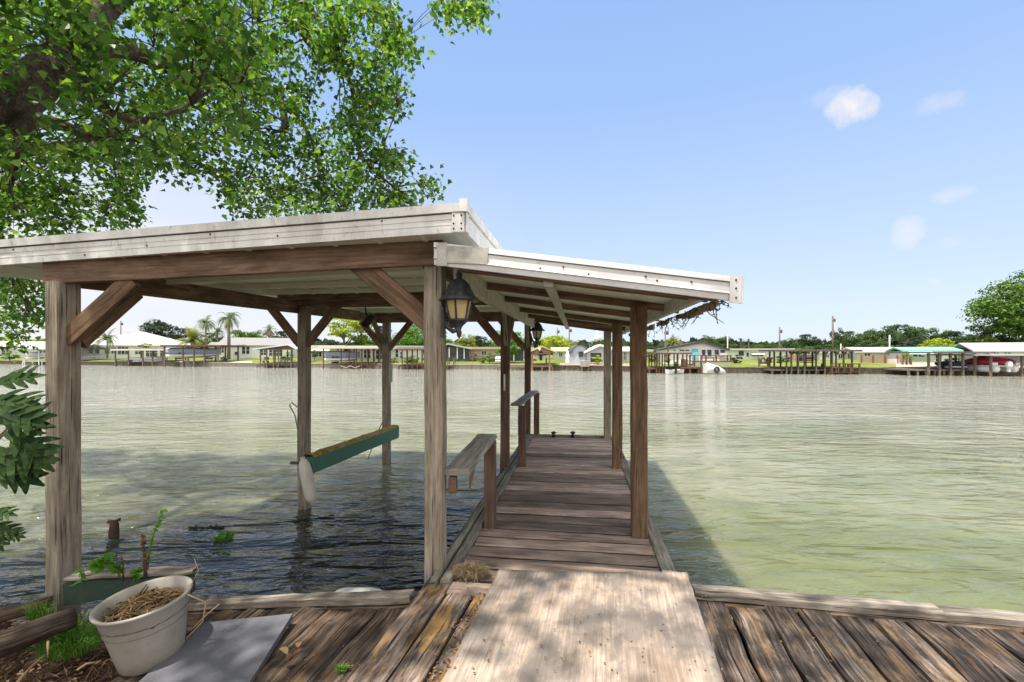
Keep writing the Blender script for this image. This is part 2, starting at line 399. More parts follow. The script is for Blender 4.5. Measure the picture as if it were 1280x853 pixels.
for vv in (4.2, 6.1, 7.7):
    for u in (-.72, .38):
        part('piling', M['post'], dock, ('tube', [D(u, vv, -1.6), D(u, vv, -.06)], .075))
def rail(v0, z0, v1, z1, posts, w, u=-.735):
    r = part('handrail', M['rail'], dock, ('bar', D(u-.03, v0, z0), D(u-.015, v1, z1), w, .034, dict(seg=6, jit=.0015, ch=.006)))
    return r
rail(2.93, .645, 3.87, .715, None, .165)
part('rail_bracket', M['beam'], dock, ('poly', [D(-.69, 2.96, .62), D(-.69, 2.96, .50), D(-.69, 3.16, .635)]), ('bar', D(-.80, 2.965, .555), D(-.80, 3.0, .555), .05, .11))
rail(5.78, .765, 8.1, .745, None, .125)
M['railpost'] = wood('brown_rail_post_wood', (.085,.05,.036), (.15,.095,.07), (.23,.16,.12), across=12, blotch=.35, crack=.35)
for u, vv, z in ((-.712, 3.80, .69), (-.70, 5.86, .745), (-.715, 8.07, .725)):
    part('rail_post', M['railpost'], dock, ('bar', D(u, vv, -.005), D(u, vv, z), .088, .088, dict(up=D(0, 1, 0), seg=4, jit=.001)))
for px in (692, 716):
    c = G(px, 547, 0)
    cl = thing('mooring_cleat', 'small black mooring cleat on the far edge of the dock, '+('nearer the handrail' if px < 700 else 'nearer the middle'), 'cleat', c, 'cleats at the dock end')
    part('cleat_horn', M['blackp'], cl, ('tube', [c+V((-.04, 0, .075)), c+V((0, 0, .085)), c+V((.04, 0, .078))], [.014, .022, .014]))
    part('cleat_base', M['blackp'], cl, ('tube', [c, c+V((0, 0, .08))], [.03, .02]))

# =============== roofed boathouse =================
bh = thing('boathouse', 'open timber boathouse with low white metal roof over slip and dock', 'boathouse', D(-1.8, 5.4, WATER))
def zc(u, v):       # underside of the slip roof: falls towards the far left near the shore, level over the lake
    k = max(0, min(1, (v-2.7)/2.9)); k = k*k*(3-2*k)
    return 2.10+(u+.655)*.035*(1-k)+.02*k-.006*max(0, v-5.6)*3
def zr(u): return 1.673+(.8465-u)*.1428        # underside of the rafters of the dock roof
def post(name, u, v, z0, z1, w=.11, d=.11, m='post', seg=8):
    return part(name, M[m], bh, ('bar', D(u, v, z0), D(u, v, z1), w, d, dict(up=D(0, 1, 0), seg=seg, jit=.0022, ch=.007)))
ZB = {}
pA = post('post', -3.40, 2.75, -.75, zc(-3.4, 2.75)-.14, .10, .155)
pB = post('post', -.905, 2.945, -.9, zc(-.9, 2.9)-.14, .115, .115)
pC = post('post', -3.40, 5.57, -2., zc(-3.4, 5.6)-.14, .12, .12)
pD = post('post', -.872, 5.62, -2., zc(-.87, 5.6)-.14, .10, .10, 'railpost')
pE = post('post', -3.35, 8.03, -2., zc(-3.35, 8)-.14, .12, .12)
pF = post('post', -.86, 8.0, -2., zc(-.86, 8)-.14, .10, .10, 'railpost')
for vv, nm in ((3.79, 'post_brown'), (5.94, 'post_brown'), (7.97, 'post')):
    post('post', .452, vv, -.0, zr(.45)+.02, .115, .14, nm)
def zbm(u, v): return zc(u, v)-.075
# beams across (rows) and along
def beam(u0, v0, u1, v1, w=.05, h=.15, m='beam', off=0., n=1):
    mb = MB()
    for k in range(n):
        o = (k-(n-1)/2)*.16
        mb.bar(D(u0, v0+o, zbm(u0, v0)+off), D(u1, v1+o, zbm(u1, v1)+off), w, h, seg=6, jit=.001)
    return mb.build('beam', M[m], bh)
beam(-3.50, 2.72, -.83, 2.885, .045, .15)
beam(-3.7, 5.58, -.80, 5.57, .05, .15, n=2)
beam(-3.7, 7.98, -.80, 7.98, .05, .15, n=2)
beam(-3.46, 2.76, -3.46, 8.2, .05, .15, off=-.002)
beam(-.965, 2.94, -.93, 8.2, .045, .15, off=-.004)
part('beam', M['dirtywhite'], bh, ('bar', D(-.76, 2.95, zr(-.76)-.02), D(-.76, 8.15, zr(-.76)-.02), .05, .14, dict(seg=8, jit=.001)))
mb = MB()
for vv in (3.6, 4.3, 4.95, 6.4, 7.2): mb.bar(D(-3.9, vv, zc(-3.9, vv)-.0-.03), D(-.75, vv, zc(-.75, vv)-.03), .04, .05)
# knee braces
def brace(p0, p1, w=.05, h=.11, m='beam'):
    return part('knee_brace', M[m], bh, ('bar', p0, p1, w, h, dict(seg=3, jit=.0008)))
zA = zc(-3.4, 2.8)-.15
brace(D(-3.36, 2.745, zA-.36), D(-2.90, 2.775, zA+.03), .05, .115, 'post_brown')
brace(D(-3.39, 2.84, zA-.38), D(-3.42, 3.30, zA+.02), .05, .11, 'beam')
zB = zc(-.9, 2.9)-.15
brace(D(-.93, 2.93, zB-.36), D(-1.40, 2.90, zB+.03), .05, .13, 'post_brown')
for (u, v, sides) in ((-3.4, 5.57, (-1, 1)), (-.872, 5.62, (-1,)), (-3.35, 8.03, (-1, 1)), (-.86, 8.0, (-1,))):
    z = zc(u, v)-.15
    for s in sides: brace(D(u+s*.04, v-.02, z-.47), D(u+s*.46, v-.02, z+.02), .05, .10, 'beam')
for (u, v) in ((-.86, 5.62), (-.86, 8.0)):
    z = zr(u)
    brace(D(u+.01, v-.06, z-.42), D(u+.03, v-.42, z-.03), .05, .055, 'post')
    if v < 7: brace(D(u+.01, v+.06, z-.42), D(u+.03, v+.42, z-.03), .05, .055, 'post')
brace(D(-.80, 2.96, zr(-.8)-.33), D(-.76, 3.25, zr(-.76)-.05), .04, .06, 'beam')
brace(D(-3.38, 7.95, zc(-3.4, 7.9)-.5), D(-3.38, 7.5, zc(-3.4, 7.5)-.13), .05, .09, 'beam')
# slip roof
U0, U1, V0, V1 = -4.35, -.655, 2.685, 8.35
rf = MB()
rf.grid(lambda s, t: D(U0+.01+(U1-U0-.02)*s, V0+.01+(V1-V0-.02)*t, zc(U0+(U1-U0)*s, V0+(V1-V0)*t)), 40, 40, smooth=False)
ceil_o = rf.build('roof_underside', M['ceil'], bh)
rt = MB()
rt.grid(lambda s, t: D(U0+(U1-U0)*s, V0+(V1-V0)*t, zc(U0+(U1-U0)*s, V0+(V1-V0)*t)+.118+(.006 if int(s*60) % 3 == 0 else 0)), 60, 20, smooth=False)
mainroof = rt.build('roof_sheet', M['tin'], bh)
se = MB()
for k in range(1, 13):
    u = U0+(U1-U0)*k/13
    se.bar(D(u, V0+.03, zc(u, V0)-.004), D(u, (V0+V1)/2, zc(u, (V0+V1)/2)-.004), .03, .008)
    se.bar(D(u, (V0+V1)/2, zc(u, (V0+V1)/2)-.004), D(u, V1-.03, zc(u, V1)-.004), .03, .008)
se.build('roof_seam', M['ceil'], bh)
def prof_strip(mb, path, prof, depth=.02):
    """extrude a fascia profile [(out, z)] along path points with outward vectors"""
    rings = []
    for p, out in path:
        ring = [p+out*o+V((0, 0, z)) for o, z in prof]
        back = [p+out*(-depth)+V((0, 0, z)) for o, z in reversed(prof)]
        rings.append(ring+back)
    mb.loft(rings)
vf, uf = D(0, -1, 0), D(1, 0, 0)
P_low = [(.004, -.010), (.012, -.010), (.012, .028), (.006, .031), (.012, .035), (.012, .060), (.006, .063), (.012, .067), (.012, .096)]
P_top = [(.012, .104), (.026, .104), (.030, .152), (.0, .157)]
ff = MB(); n = 24
for prof in (P_low, P_top):
    prof_strip(ff, [(D(U0+(U1-U0)*k/n, V0, zc(U0+(U1-U0)*k/n, V0)), vf) for k in range(n+1)], prof)
fascia = ff.build('fascia', M['white'], bh)
sf = MB()
for prof in (P_low, P_top):
    prof_strip(sf, [(D(U1, V0+.004+(V1-V0)*k/n, zc(U1, V0+(V1-V0)*k/n)), uf) for k in range(n+1)], prof)
sf.build('fascia', M['white'], bh)
sm_ = MB()
sm_.bar(D(U0, V0-.003, zc(U0, V0)+.100), D(U1, V0-.003, zc(U1, V0)+.100), .012, .012)
sm_.bar(D(U1+.003, V0, zc(U1, V0)+.100), D(U1+.003, V1, zc(U1, V1)+.100), .012, .012)
sm_.build('fascia_joint', M['seam'], bh)
part('corner_trim', M['white'], bh, ('bar', D(U1-.03, V0-.018, zc(U1, V0)-.012), D(U1-.03, V0-.018, zc(U1, V0)+.098), .075, .008, dict(up=D(0, 1, 0), ch=.002)),
     ('bar', D(U1+.017, V0+.012, zc(U1, V0)-.012), D(U1+.017, V0+.012, zc(U1, V0)+.098), .008, .06, dict(up=D(0, 1, 0), ch=.002)),
     ('bar', D(U1+.006, V0-.012, zc(U1, V0)+.10), D(U1+.006, V0-.012, zc(U1, V0)+.172), .05, .05, dict(up=D(0, 1, 0), ch=.003)))
NH = MB(); NH.ball(V((0, 0, 0)), .006, .005, .0065, 6, 4); nail0 = NH.build('nail_head', M['seam']); nail_me = nail0.data; bpy.data.objects.remove(nail0)
def nail(p):
    o = bpy.data.objects.new('nail_head', nail_me); C.objects.link(o); o.parent = bh; o.location = p-bh.location
for k in range(7):
    u = U0+.2+(U1-U0-.3)*k/7+R.uniform(-.1, .1)
    nail(D(u, V0-.014, zc(u, V0)+R.choice((.045, .085, .015))))
for dz in (.0, .03, .075):
    for du in (-.055, -.01): nail(D(U1+du, V0-.023, zc(U1, V0)+dz+.006))
# dock roof, leaning to the right
UR0, UR1, VR0, VR1 = -.84, .85, 2.72, 8.25
rr = MB()
for vv in (2.97, 3.80, 4.72, 5.94, 6.95, 7.97):
    o = MB(); o.bar(D(UR0+.1, vv, zr(UR0+.1)+.038), D(UR1-.10, vv, zr(UR1-.10)+.038), .04, .055, up=(0, 0, 1), seg=5, jit=.0008); o.build('rafter', M['beam'], bh)
part('front_rafter', M['beam'], bh, ('bar', D(-.70, VR0+.045, zr(-.7)+.03), D(UR1-.1, VR0+.045, zr(UR1-.1)+.03), .04, .075, dict(seg=5)))
part('purlin', M['dirtywhite'], bh, ('bar', D(-.18, 2.8, zr(-.18)-.012), D(-.20, 8.1, zr(-.20)-.012), .055, .04, dict(seg=8, jit=.001)))
part('eave_beam', M['dirtywhite'], bh, ('bar', D(.66, 2.78, zr(.66)+.03), D(.66, 8.2, zr(.66)+.03), .045, .09, dict(seg=8, jit=.001)))
ul = MB(); ul.grid(lambda s, t: D(UR0+.02+(UR1-UR0-.06)*s, VR0+.02+(VR1-VR0-.04)*t, zr(UR0+.02+(UR1-UR0-.06)*s)+.068), 10, 12, smooth=False); ul.build('roof_underside', M['ceil'], bh)
ut = MB(); ut.grid(lambda s, t: D(UR0+(UR1-UR0)*s, VR0+(VR1-VR0)*t, zr(UR0+(UR1-UR0)*s)+.122), 8, 12, smooth=False); ut.build('roof_sheet', M['tin'], bh)
Pr = [(.002, .0), (.008, .0), (.010, .030), (.022, .036), (.012, .046), (.010, .098), (.018, .100), (.018, .104), (.014, .130), (.0, .133)]
f2 = MB(); prof_strip(f2, [(D(UR0+(UR1-UR0)*k/n, VR0, zr(UR0+(UR1-UR0)*k/n)), vf) for k in range(n+1)], Pr); f2.build('fascia', M['white2'], bh)
j2 = MB(); j2.bar(D(UR0, VR0-.013, zr(UR0)+.099), D(UR1, VR0-.013, zr(UR1)+.099), .010, .006); j2.build('fascia_joint', M['seam'], bh)
part('corner_trim', M['white2'], bh, ('bar', D(UR1-.028, VR0-.018, zr(UR1)-.008), D(UR1-.022, VR0-.018, zr(UR1)+.136), .06, .01, dict(up=D(0, 1, 0), ch=.002)),
     ('bar', D(UR1+.006, VR0-.0, zr(UR1)-.008), D(UR1+.012, VR0-.0, zr(UR1)+.136), .012, .04, dict(up=D(0, 1, 0), ch=.002)))
part('corner_trim', M['dirtywhite'], bh, ('bar', D(-.79, VR0-.020, zr(-.79)-.004), D(-.79, VR0-.020, zr(-.79)+.13), .06, .012, dict(up=D(0, 1, 0), ch=.002)),
     ('bar', D(-.79, VR0-.017, zr(-.79)+.065), D(-.52, VR0-.017, zr(-.52)+.085), .008, .10, dict(ch=.002)))
for u in (-.22, -.09, .05, .36, .42, .60): nail(D(u, VR0-.013, zr(u)+R.choice((.06, .075, .05))))
for dz in (.02, .07, .115): nail(D(UR1-.024, VR0-.024, zr(UR1)+dz))
vv = VR0+.10                        # ragged rotten strip along the right eave
while vv < 8.1:
    L = R.uniform(.05, .22)
    if R.random() < .87:
        h = R.uniform(.03, .062)
        ev = MB(); ev.bar(D(.80, vv, zr(.8)+.03-h/2), D(.80+R.uniform(-.01, .01), vv+L-.006, zr(.8)+.03-h/2+R.uniform(-.01, .01)), .018, h, jit=.004, seg=2); ev.build('rotten_trim_piece', M['rottrim'], bh)
    vv += L
vn = MB()
for k in range(44):
    vv = VR0+.08+abs(R.gauss(0, 1.6)); 
    if vv > 8: continue
    p = D(.80+R.uniform(-.02, .02), vv, zr(.8)+.03); q = p+V((R.gauss(0, .05), R.gauss(0, .05), -R.uniform(.02, .16)))
    vn.tube([p, (p+q)/2+V((R.gauss(0, .02), R.gauss(0, .02), 0)), q], [.004, .003, .0015], 4)
    for j in range(2):
        c = p.lerp(q, R.uniform(.4, 1)); a = V((R.gauss(0, 1), R.gauss(0, 1), R.gauss(0, 1))).normalized()*.015; b = V((R.gauss(0, 1), R.gauss(0, 1), R.gauss(0, 1))).normalized()*.006
        vn.poly([c-a, c+b, c+a, c-b])
tag(vn.build('dead_vine', M['vine'], org=D(.8, VR0+.5, zr(.8))), 'dead dry vine dangling from the rotten right eave of the roof', 'vine')
cb = MB()      # old spider webs and moss in the roof angle
mb.build('batten', M['ceil'], bh)

# =============== lanterns =================
def lantern(loc, s, label, left=False):
    L = thing('wall_lantern', label, 'lantern', loc, 'carriage lanterns on the dock posts'); o = V(loc)
    def P(x, y, z): return o+V((x*s, y*s, z*s))
    xc = .105
    part('back_plate', M['black'], L, ('bar', P(.008, 0, -.16), P(.008, 0, .02), .075*s, .016*s, dict(up=(1, 0, 0), ch=.006)), ('ball', P(.014, 0, -.07), .012*s, .03*s, .07*s))
    part('arm', M['black'], L, ('tube', [P(.01, 0, -.04), P(.035, 0, -.10), P(.068, 0, -.125), P(.093, 0, -.115), P(xc, 0, -.085)], [.016*s, .014*s, .015*s, .016*s, .018*s]))
    T = Matrix.Translation(P(xc, 0, 0)) @ Matrix.Scale(s, 4) @ Matrix.Rotation(rad(20), 4, 'Z')
    mb = MB(); mb.lathe([(.002, -.17), (.012, -.155), (.018, -.13), (.012, -.115), (.022, -.095), (.03, -.085)], T, 12, caps=True); mb.build('finial_drop', M['black'], L)
    mb = MB(); mb.lathe([(.028, -.088), (.048, -.07), (.062, -.058), (.062, -.048)], T, 6, smooth=False, caps=True); mb.build('lamp_base', M['black'], L)
    mb = MB(); mb.lathe([(.054, -.05), (.080, .062)], T, 6, smooth=False, caps=True); g = mb.build('lamp_glass', M['amber'], L)
    mb = MB()
    for k in range(6):
        a = 2*math.pi*k/6
        mb.bar(T @ V((.058*math.cos(a), .058*math.sin(a), -.052)), T @ V((.084*math.cos(a), .084*math.sin(a), .064)), .012*s, .012*s, up=(0, 1, 0))
    mb.build('glazing_bars', M['black'], L)
    mb = MB(); mb.lathe([(.085, .060), (.122, .060), (.125, .070), (.098, .090), (.078, .130), (.062, .165), (.035, .190), (.018, .198), (.016, .212), (.022, .222), (.012, .238), (.002, .252)], T, 18, caps=True); mb.build('lamp_cap', M['black'], L)
    return L
zl = EYE+(HY-404)*2.99/F_PX
lantern(D(-.85, 2.905, 1.66), 1.02, 'large weathered black lantern with amber glass on the near post', )
lantern(D(-.81, 8.0, 1.70), 1.05, 'small distant black lantern on the far left dock post')
sp_c = I(459, 403, 6.35)
sp = thing('spotlight', 'black can spotlight hanging under the boathouse beam', 'spotlight', sp_c)
mb = MB(); T = Matrix.Translation(sp_c) @ Matrix.Rotation(rad(32), 4, 'Y') @ Matrix.Rotation(rad(-35), 4, 'X')
mb.lathe([(.002, .11), (.045, .105), (.052, .08), (.052, -.06), (.047, -.06), (.045, .0), (.002, .0)], T, 20); mb.build('lamp_can', M['blackp'], sp)
part('bracket', M['blackp'], sp, ('tube', [sp_c+V((0, 0, .08)), sp_c+V((-.02, 0, .15)), V((sp_c.x-.02, sp_c.y, zc(-2.4, 6.4)-.0))], .010))

# =============== lift beam, fender =================
lb = thing('lift_beam', 'green boat lift beam with orange moss on top between lake posts', 'lift beam', D(-3.26, 6.8, 0))
part('side_beam', M['bunk_side'], lb, ('bar', D(-3.25, 5.40, .04), D(-3.22, 8.12, -.005), .13, .20, dict(seg=6, jit=.003, ch=.012)))
def mossf(s, t):
    vv = 5.40+2.70*t; u = -3.25+.03*t+(s-.5)*.145
    e = 1-abs(2*s-1)**4
    return D(u, vv, .14-.045*t+.010+e*.018*(1+mnoise.noise(V((s*4, vv*6, 1))))-(0 if .02 < s < .98 else .02))
mb = MB(); mb.grid(mossf, 8, 90); mb.build('moss_top', M['moss'], lb)
part('bracket', M['seam'], lb, ('bar', D(-3.52, 5.47, .045), D(-3.2, 5.47, .05), .03, .03), ('bar', D(-3.42, 8.14, -.05), D(-3.18, 8.14, .02), .03, .05))
fc = I(385, 602, 5.72)
fd = thing('boat_fender', 'dirty white boat fender hung by a rope from the lake post', 'fender', fc)
T = Matrix.Translation(fc) @ Matrix.Rotation(rad(-13), 4, 'Y') @ Matrix.Diagonal((.86, .86, .94, 1))
mb = MB(); mb.lathe([(.012, -.31), (.03, -.30), (.032, -.275), (.065, -.25), (.083, -.20), (.086, -.05), (.084, .12), (.074, .22), (.05, .27), (.03, .29), (.03, .315), (.012, .32)], T, 18, caps=True); mb.build('fender_body', M['fender'], fd)
top = T @ V((0, 0, .31)); pc = I(369, 520, 5.52)
part('rope', M['rope'], fd, ('tube', [top, top.lerp(pc, .3)+V((.02, 0, .02)), top.lerp(pc, .7)+V((.0, 0, 0)), pc, pc+V((-.05, -.03, .12)), pc+V((-.03, -.03, .16)), pc+V((.02, 0, .10))], .007, 6),
     ('tube', [top, T @ V((.02, 0, .2)), T @ V((.09, 0, .1))], .006, 6))
rp = MB(); a0, a1 = I(487, 505, 8.1), I(475, 525, 8.0)
rp.tube([I(486, 512, 8.05), I(476, 532, 8.0), I(470, 545, 8.0), I(463, 566, 8.0), I(460, 574, 8.0)], .009, 5)
tag(rp.build('rope', M['rope'], org=a0), 'thin frayed rope hanging from the far lake post over the green beam', 'rope')
mp = thing('mooring_pipe', 'grey pipe sleeve strapped to the far left lake post', 'pipe', I(488, 470, 8.05))
part('pipe_sleeve', M['dirtywhite'], mp, ('bar', I(488.5, 455, 8.0), I(488.5, 478, 8.0), .05, .05))
mp2 = MB(); mp2.tube([I(630.5, 468, 5.52), I(630.5, 489, 5.52)], .012, 6); tag(mp2.build('conduit', M['white'], org=I(630.5, 489, 5.52)), 'short white conduit on the dock post behind the handrail', 'conduit')

# =============== foreground: plywood, ramp, decks, caps =================
pz = .035
ps = [G(624, 711.5, pz), G(858.5, 716, pz), None, None]
dl = (G(551, 853, pz)-ps[0]).normalized(); dr = (G(905, 853, pz)-ps[1]).normalized()
ps[3] = ps[0]+dl*2.6; ps[2] = ps[1]+dr*2.6
mb = MB(); NU, NV = 40, 60; base = []
def plyf(s, t, top):
    p = ps[0].lerp(ps[1], s).lerp(ps[3].lerp(ps[2], s), t)
    if t == 0: p = p+dl*abs(mnoise.noise(V((s*22, 0, 5))))*.022
    if s in (0, 1): p = p+(ps[1]-ps[0]).normalized()*.006*mnoise.noise(V((s, t*30, 2)))
    wv = .008*mnoise.noise(V((s*1.5, t*2, 9)))
    return p+V((0, 0, wv+(0 if top else -.020)))
vb = len(mb.v)
for top in (1, 0):
    for j in range(NV+1):
        for i in range(NU+1): mb.v.append(plyf(i/NU, j/NV, top))
def vid(top, i, j): return (0 if top else (NU+1)*(NV+1))+j*(NU+1)+i
for j in range(NV):
    for i in range(NU):
        q = [(i, j), (i, j+1), (i+1, j+1), (i+1, j)]
        mb.face([vid(1, *k) for k in q], [(k[1]/NV*2.6, k[0]/NU*1.17) for k in q], True)
edge = [(i, 0) for i in range(NU)]+[(NU, j) for j in range(NV)]+[(i, NV) for i in range(NU, 0, -1)]+[(0, j) for j in range(NV, 0, -1)]
for a, b in zip(edge, edge[1:]+edge[:1]):
    mb.face([vid(1, *a), vid(1, *b), vid(0, *b), vid(0, *a)], [(0, a[0]*.03), (0, b[0]*.03), (.02, b[0]*.03), (.02, a[0]*.03)])
pw = mb.build('plywood_sheet', M['ply'], org=ps[3].lerp(ps[2], .5))
tag(pw, 'pale weathered plywood sheet laid as a step onto the dock', 'plywood')

rampt = thing('ramp_boards', 'mottled ramp boards running beside the left edge of the plywood', 'boards', S(-.9, 2, 0))
for k, (a0, w) in enumerate(((-1.115, .165), (-.94, .15), (-.782, .15), (-.62, .15))):
    b1 = (2.83, 2.90, 2.78, 2.83)[k]
    o = MB(); o.bar(S(a0+w/2, .5, -.022), S(a0+w/2+R.uniform(-.004, .004), b1, -.020), w-.006, .042, seg=12, jit=.0025, ch=.006)
    o.build('board', M['ramp'], rampt)
part('joist', M['rot'], rampt, ('bar', S(-1.08, .5, -.08), S(-1.08, 2.8, -.08), .05, .08))
def deckset(nm, label, a0, a1, zf, b0, b1f, mat, cap, joist=True, w=.178):
    t = thing(nm, label, 'decking', S((a0+a1)/2, 1.8, zf((a0+a1)/2)))
    a = a0; sgn = 1 if a1 > a0 else -1
    mb = MB()
    while (a1-a)*sgn > 0:
        ww = w+R.uniform(-.015, .012); ac = a+sgn*ww/2
        dz = R.uniform(-.006, .004); b1 = b1f(ac)
        mb.bar(S(ac+R.uniform(-.004, .004), b0, zf(ac)-.02+dz), S(ac+R.uniform(-.006, .006), b1+R.uniform(-.02, .006), zf(ac)-.02+dz), ww-.014-R.uniform(0, .008), .04, seg=14, jit=.0035, ch=.007, up=(-zf(1)+zf(0), 0, 1))
        a += sgn*ww
    mb.build('deck_boards', M[mat], t)
    if joist: part('joist', M['rot'], t, ('bar', S(a0, 2.3, zf(a0)-.075), S(a1, 2.3, zf(a1)-.075), .05, .06), ('bar', S(a0, 1.4, zf(a0)-.075), S(a1, 1.4, zf(a1)-.075), .05, .06))
    return t
deckset('shore_decking', 'dark rotting plank decking right of the plywood sheet', .475, 3.6, lambda a: -.05, .6, lambda a: 3.0+.01*(a-.5), 'rot', None)
def zl_(a): return -.062-.115*max(0, -1.15-a)
deckset('shore_decking', 'sagging brown plank decking around the grey slab', -1.135, -2.30, zl_, .9, lambda a: 2.60+.10*(-1.15-a), 'rot_left', None)
cpr = MB(); c0, c1 = G(870, 738, .0), G(1262, 771, .0)
dd = (c1-c0).normalized()
cpr.bar(c0+V((0, .04, -.025)), c0+dd*1.28+V((0, .04, -.027)), .11, .045, seg=16, jit=.0016, ch=.005)
wl_ = MB(); wl_.bar(c0+V((-.05, .035, -.14)), c0+dd*3.2+V((0, .035, -.14)), .13, .17, seg=8, jit=.002)
tag(wl_.build('waler', M['rot'], org=c0), 'dark timber waler under the right edge timber above the water', 'timber')
o_ = cpr.build('edge_timber', M['cap'], org=c0); tag(o_, 'long grey edge timber capping the right decking at the water', 'timber', 'timbers along the near shore')
cpr = MB(); cpr.bar(c0+dd*1.29+V((0, .05, -.035)), c0+dd*3.2+V((0, .05, -.035)), .10, .042, seg=14, jit=.002, ch=.005)
tag(cpr.build('edge_timber', M['cap'], org=c0+dd*1.3), 'paler short edge timber continuing the right decking to the picture edge', 'timber', 'timbers along the near shore')
cpl = MB(); l0, l1 = G(514, 745, .0), I(222, 755, 3.06)
cpl.bar(l0+V((0, .03, -.02)), l1+V((0, .03, -.02)), .085, .05, seg=18, jit=.002, ch=.006)
wl_ = MB(); wl_.bar(l0+V((.02, .03, -.13)), l1+V((0, .03, -.13)), .11, .16, seg=8, jit=.002)
tag(wl_.build('waler', M['rot'], org=l1), 'dark timber waler under the left edge timber above the water', 'timber')
tag(cpl.build('edge_timber', M['cap'], org=l1), 'grey brown edge timber between the pot and the near lantern post', 'timber', 'timbers along the near shore')
# rotting timbers at the far left
for (p0, p1, r0, r1, lb_) in ((I(-60, 828, 2.35), I(92, 772, 2.75), .075, .055, 'thick rotting log lying left of the grass tuft'),
                       (I(-60, 785, 2.75), I(66, 752, 3.05), .045, .035, 'thin grey log at the water left of the near left post'),
                       (I(-40, 812, 2.65), I(28, 800, 2.75), .035, .03, 'short dark log stub between two rotting logs')):
    mb = MB(); N = 9
    mb.tube([p0.lerp(p1, i/N)+V((0, 0, R.gauss(0, .002))) for i in range(N+1)], [r0+(r1-r0)*i/N for i in range(N+1)], 14, jit=.035)
    tag(mb.build('log', M['rot_left'], org=p0.lerp(p1, .5)), lb_, 'log', 'rotting logs on the near shore')
ap = thing('algae_plank', 'dark green slimy plank wedged behind the pot', 'plank', I(150, 745, 2.9))
part('plank_face', M['algae'], ap, ('bar', I(84, 741, 2.98), I(240, 728, 3.02), .05, .13, dict(seg=8, jit=.006)))
part('plank_top', M['cap'], ap, ('bar', I(88, 720, 2.98), I(246, 712, 3.04), .10, .022, dict(seg=8, jit=.003)))
# pale float behind the left timber
flo = I(446, 743, 3.0)
fl = MB(); fl.grid(lambda s, t: flo+V((-.205+.41*s, .02+.16*(t-.5), .018-.10*abs(2*s-1)**5-.07*abs(2*t-1)**4)), 30, 14)
fl.grid(lambda s, t: flo+V((-.205+.41*s, .02+.16*(.5-t), -.14)), 4, 4)
tag(fl.build('float', M['plastic'], org=flo), 'rounded white plastic float showing behind the left edge timber', 'float')
# slab
sz = -.14
q = [G(366, 776, -.105), G(256, 787, -.165), G(120, 912, -.215), G(290, 900, -.15)]
sl = MB(); top = [p+V((0, 0, .04)) for p in q]; bot = [p+V((0, 0, .008)) for p in q]
cen = sum(top, V((0, 0, 0)))/4
def slabf(s, t): 
    p = q[0].lerp(q[1], s).lerp(q[3].lerp(q[2], s), t); return p+V((0, 0, .04+.002*mnoise.noise(V((s*5, t*5, 0)))))
sl.grid(lambda s, t: slabf(s, t), 10, 14)
for a, b in ((0, 1), (1, 2), (2, 3), (3, 0)): sl.poly([top[a], top[b], bot[b], bot[a]])
tag(sl.build('paving_slab', M['slab'], org=cen), 'flat blue grey slab lying on the left decking beside the pot', 'slab')

# =============== pot =================
pc0 = I(172, 838, 2.46); pc0 = V((-1.865, 2.49, -.185))
pot = thing('planter_pot', 'tilted dirty beige planter pot full of dry stalks', 'pot', pc0)
T = Matrix.Translation(pc0) @ Matrix.Rotation(rad(-5), 4, 'Y') @ Matrix.Rotation(rad(4), 4, 'X') @ Matrix.Diagonal((.85, .85, .93, 1))
prof = [(.002, .0), (.150, .0), (.165, .012), (.180, .08), (.203, .20), (.208, .222), (.2085, .2235), (.210, .226), (.217, .262), (.2175, .2635), (.219, .266), (.230, .318), (.243, .333), (.250, .343), (.250, .352), (.240, .355), (.224, .345), (.210, .25), (.200, .20)]
mb = MB(); mb.lathe(prof, T, 56); mb.build('pot_body', M['pot'], pot)
mb = MB(); mb.lathe([(.2085, .221), (.2125, .2235), (.2085, .226)], T, 56); mb.lathe([(.2175, .261), (.2215, .2635), (.2175, .266)], T, 56); mb.build('groove_lines', M['pot_line'], pot)
mb = MB()
mb.grid(lambda s, t: T @ V((.222*(.02+.98*t)*math.cos(2*math.pi*s), .222*(.02+.98*t)*math.sin(2*math.pi*s), .268+.035*(1-t*t)+.02*mnoise.noise(V((t*5*math.cos(6.28*s), t*5*math.sin(6.28*s), 1))))), 40, 12)
mb.build('pot_soil', M['soil'], pot)
mb = MB()
for k in range(420):
    a, r = R.uniform(0, 6.28), .2*math.sqrt(R.random()); c = V((r*math.cos(a), r*math.sin(a), .285+.03*(1-r/.2)+R.uniform(0, .035)))
    L = R.uniform(.03, .13); th = R.uniform(0, 6.28); d = V((math.cos(th), math.sin(th), R.uniform(-.12, .35)))*L*.5
    e0, e1 = c-d, c+d
    if e0.xy.length > .215 or e1.xy.length > .215: continue
    w = R.uniform(.0012, .0035); sdv = d.cross(V((0, 0, 1))).normalized()*w; md = (e0+e1)/2+V((0, 0, R.uniform(0, .012)))
    mb.poly([T @ (e0-sdv), T @ (md-sdv), T @ (e1-sdv*.5), T @ (e1+sdv*.5), T @ (md+sdv), T @ (e0+sdv)])
mb.build('dry_stalks', M['straw'], pot)
mb = MB()
for (x, y, h, lx) in ((-.02, .12, .02, -.03), (-.10, .10, .05, .02), (-.12, .09, .06, .03)):
    mb.tube([T @ V((x, y, .28)), T @ V((x+lx, y, .28+h)), T @ V((x+lx*2, y+.02, .28+h*1.6))], [.005, .004, .003], 5)
mb.build('dead_stubs', M['deadstem'], pot)
mb = MB(); rr0 = T @ V((.245, .02, .34))
mb.tube([rr0, rr0+V((.05, 0, -.02)), rr0+V((.10, 0, -.04)), rr0+V((.085, 0, -.14)), rr0+V((.02, -.03, -.21))], [.005, .004, .005, .004, .003], 5)
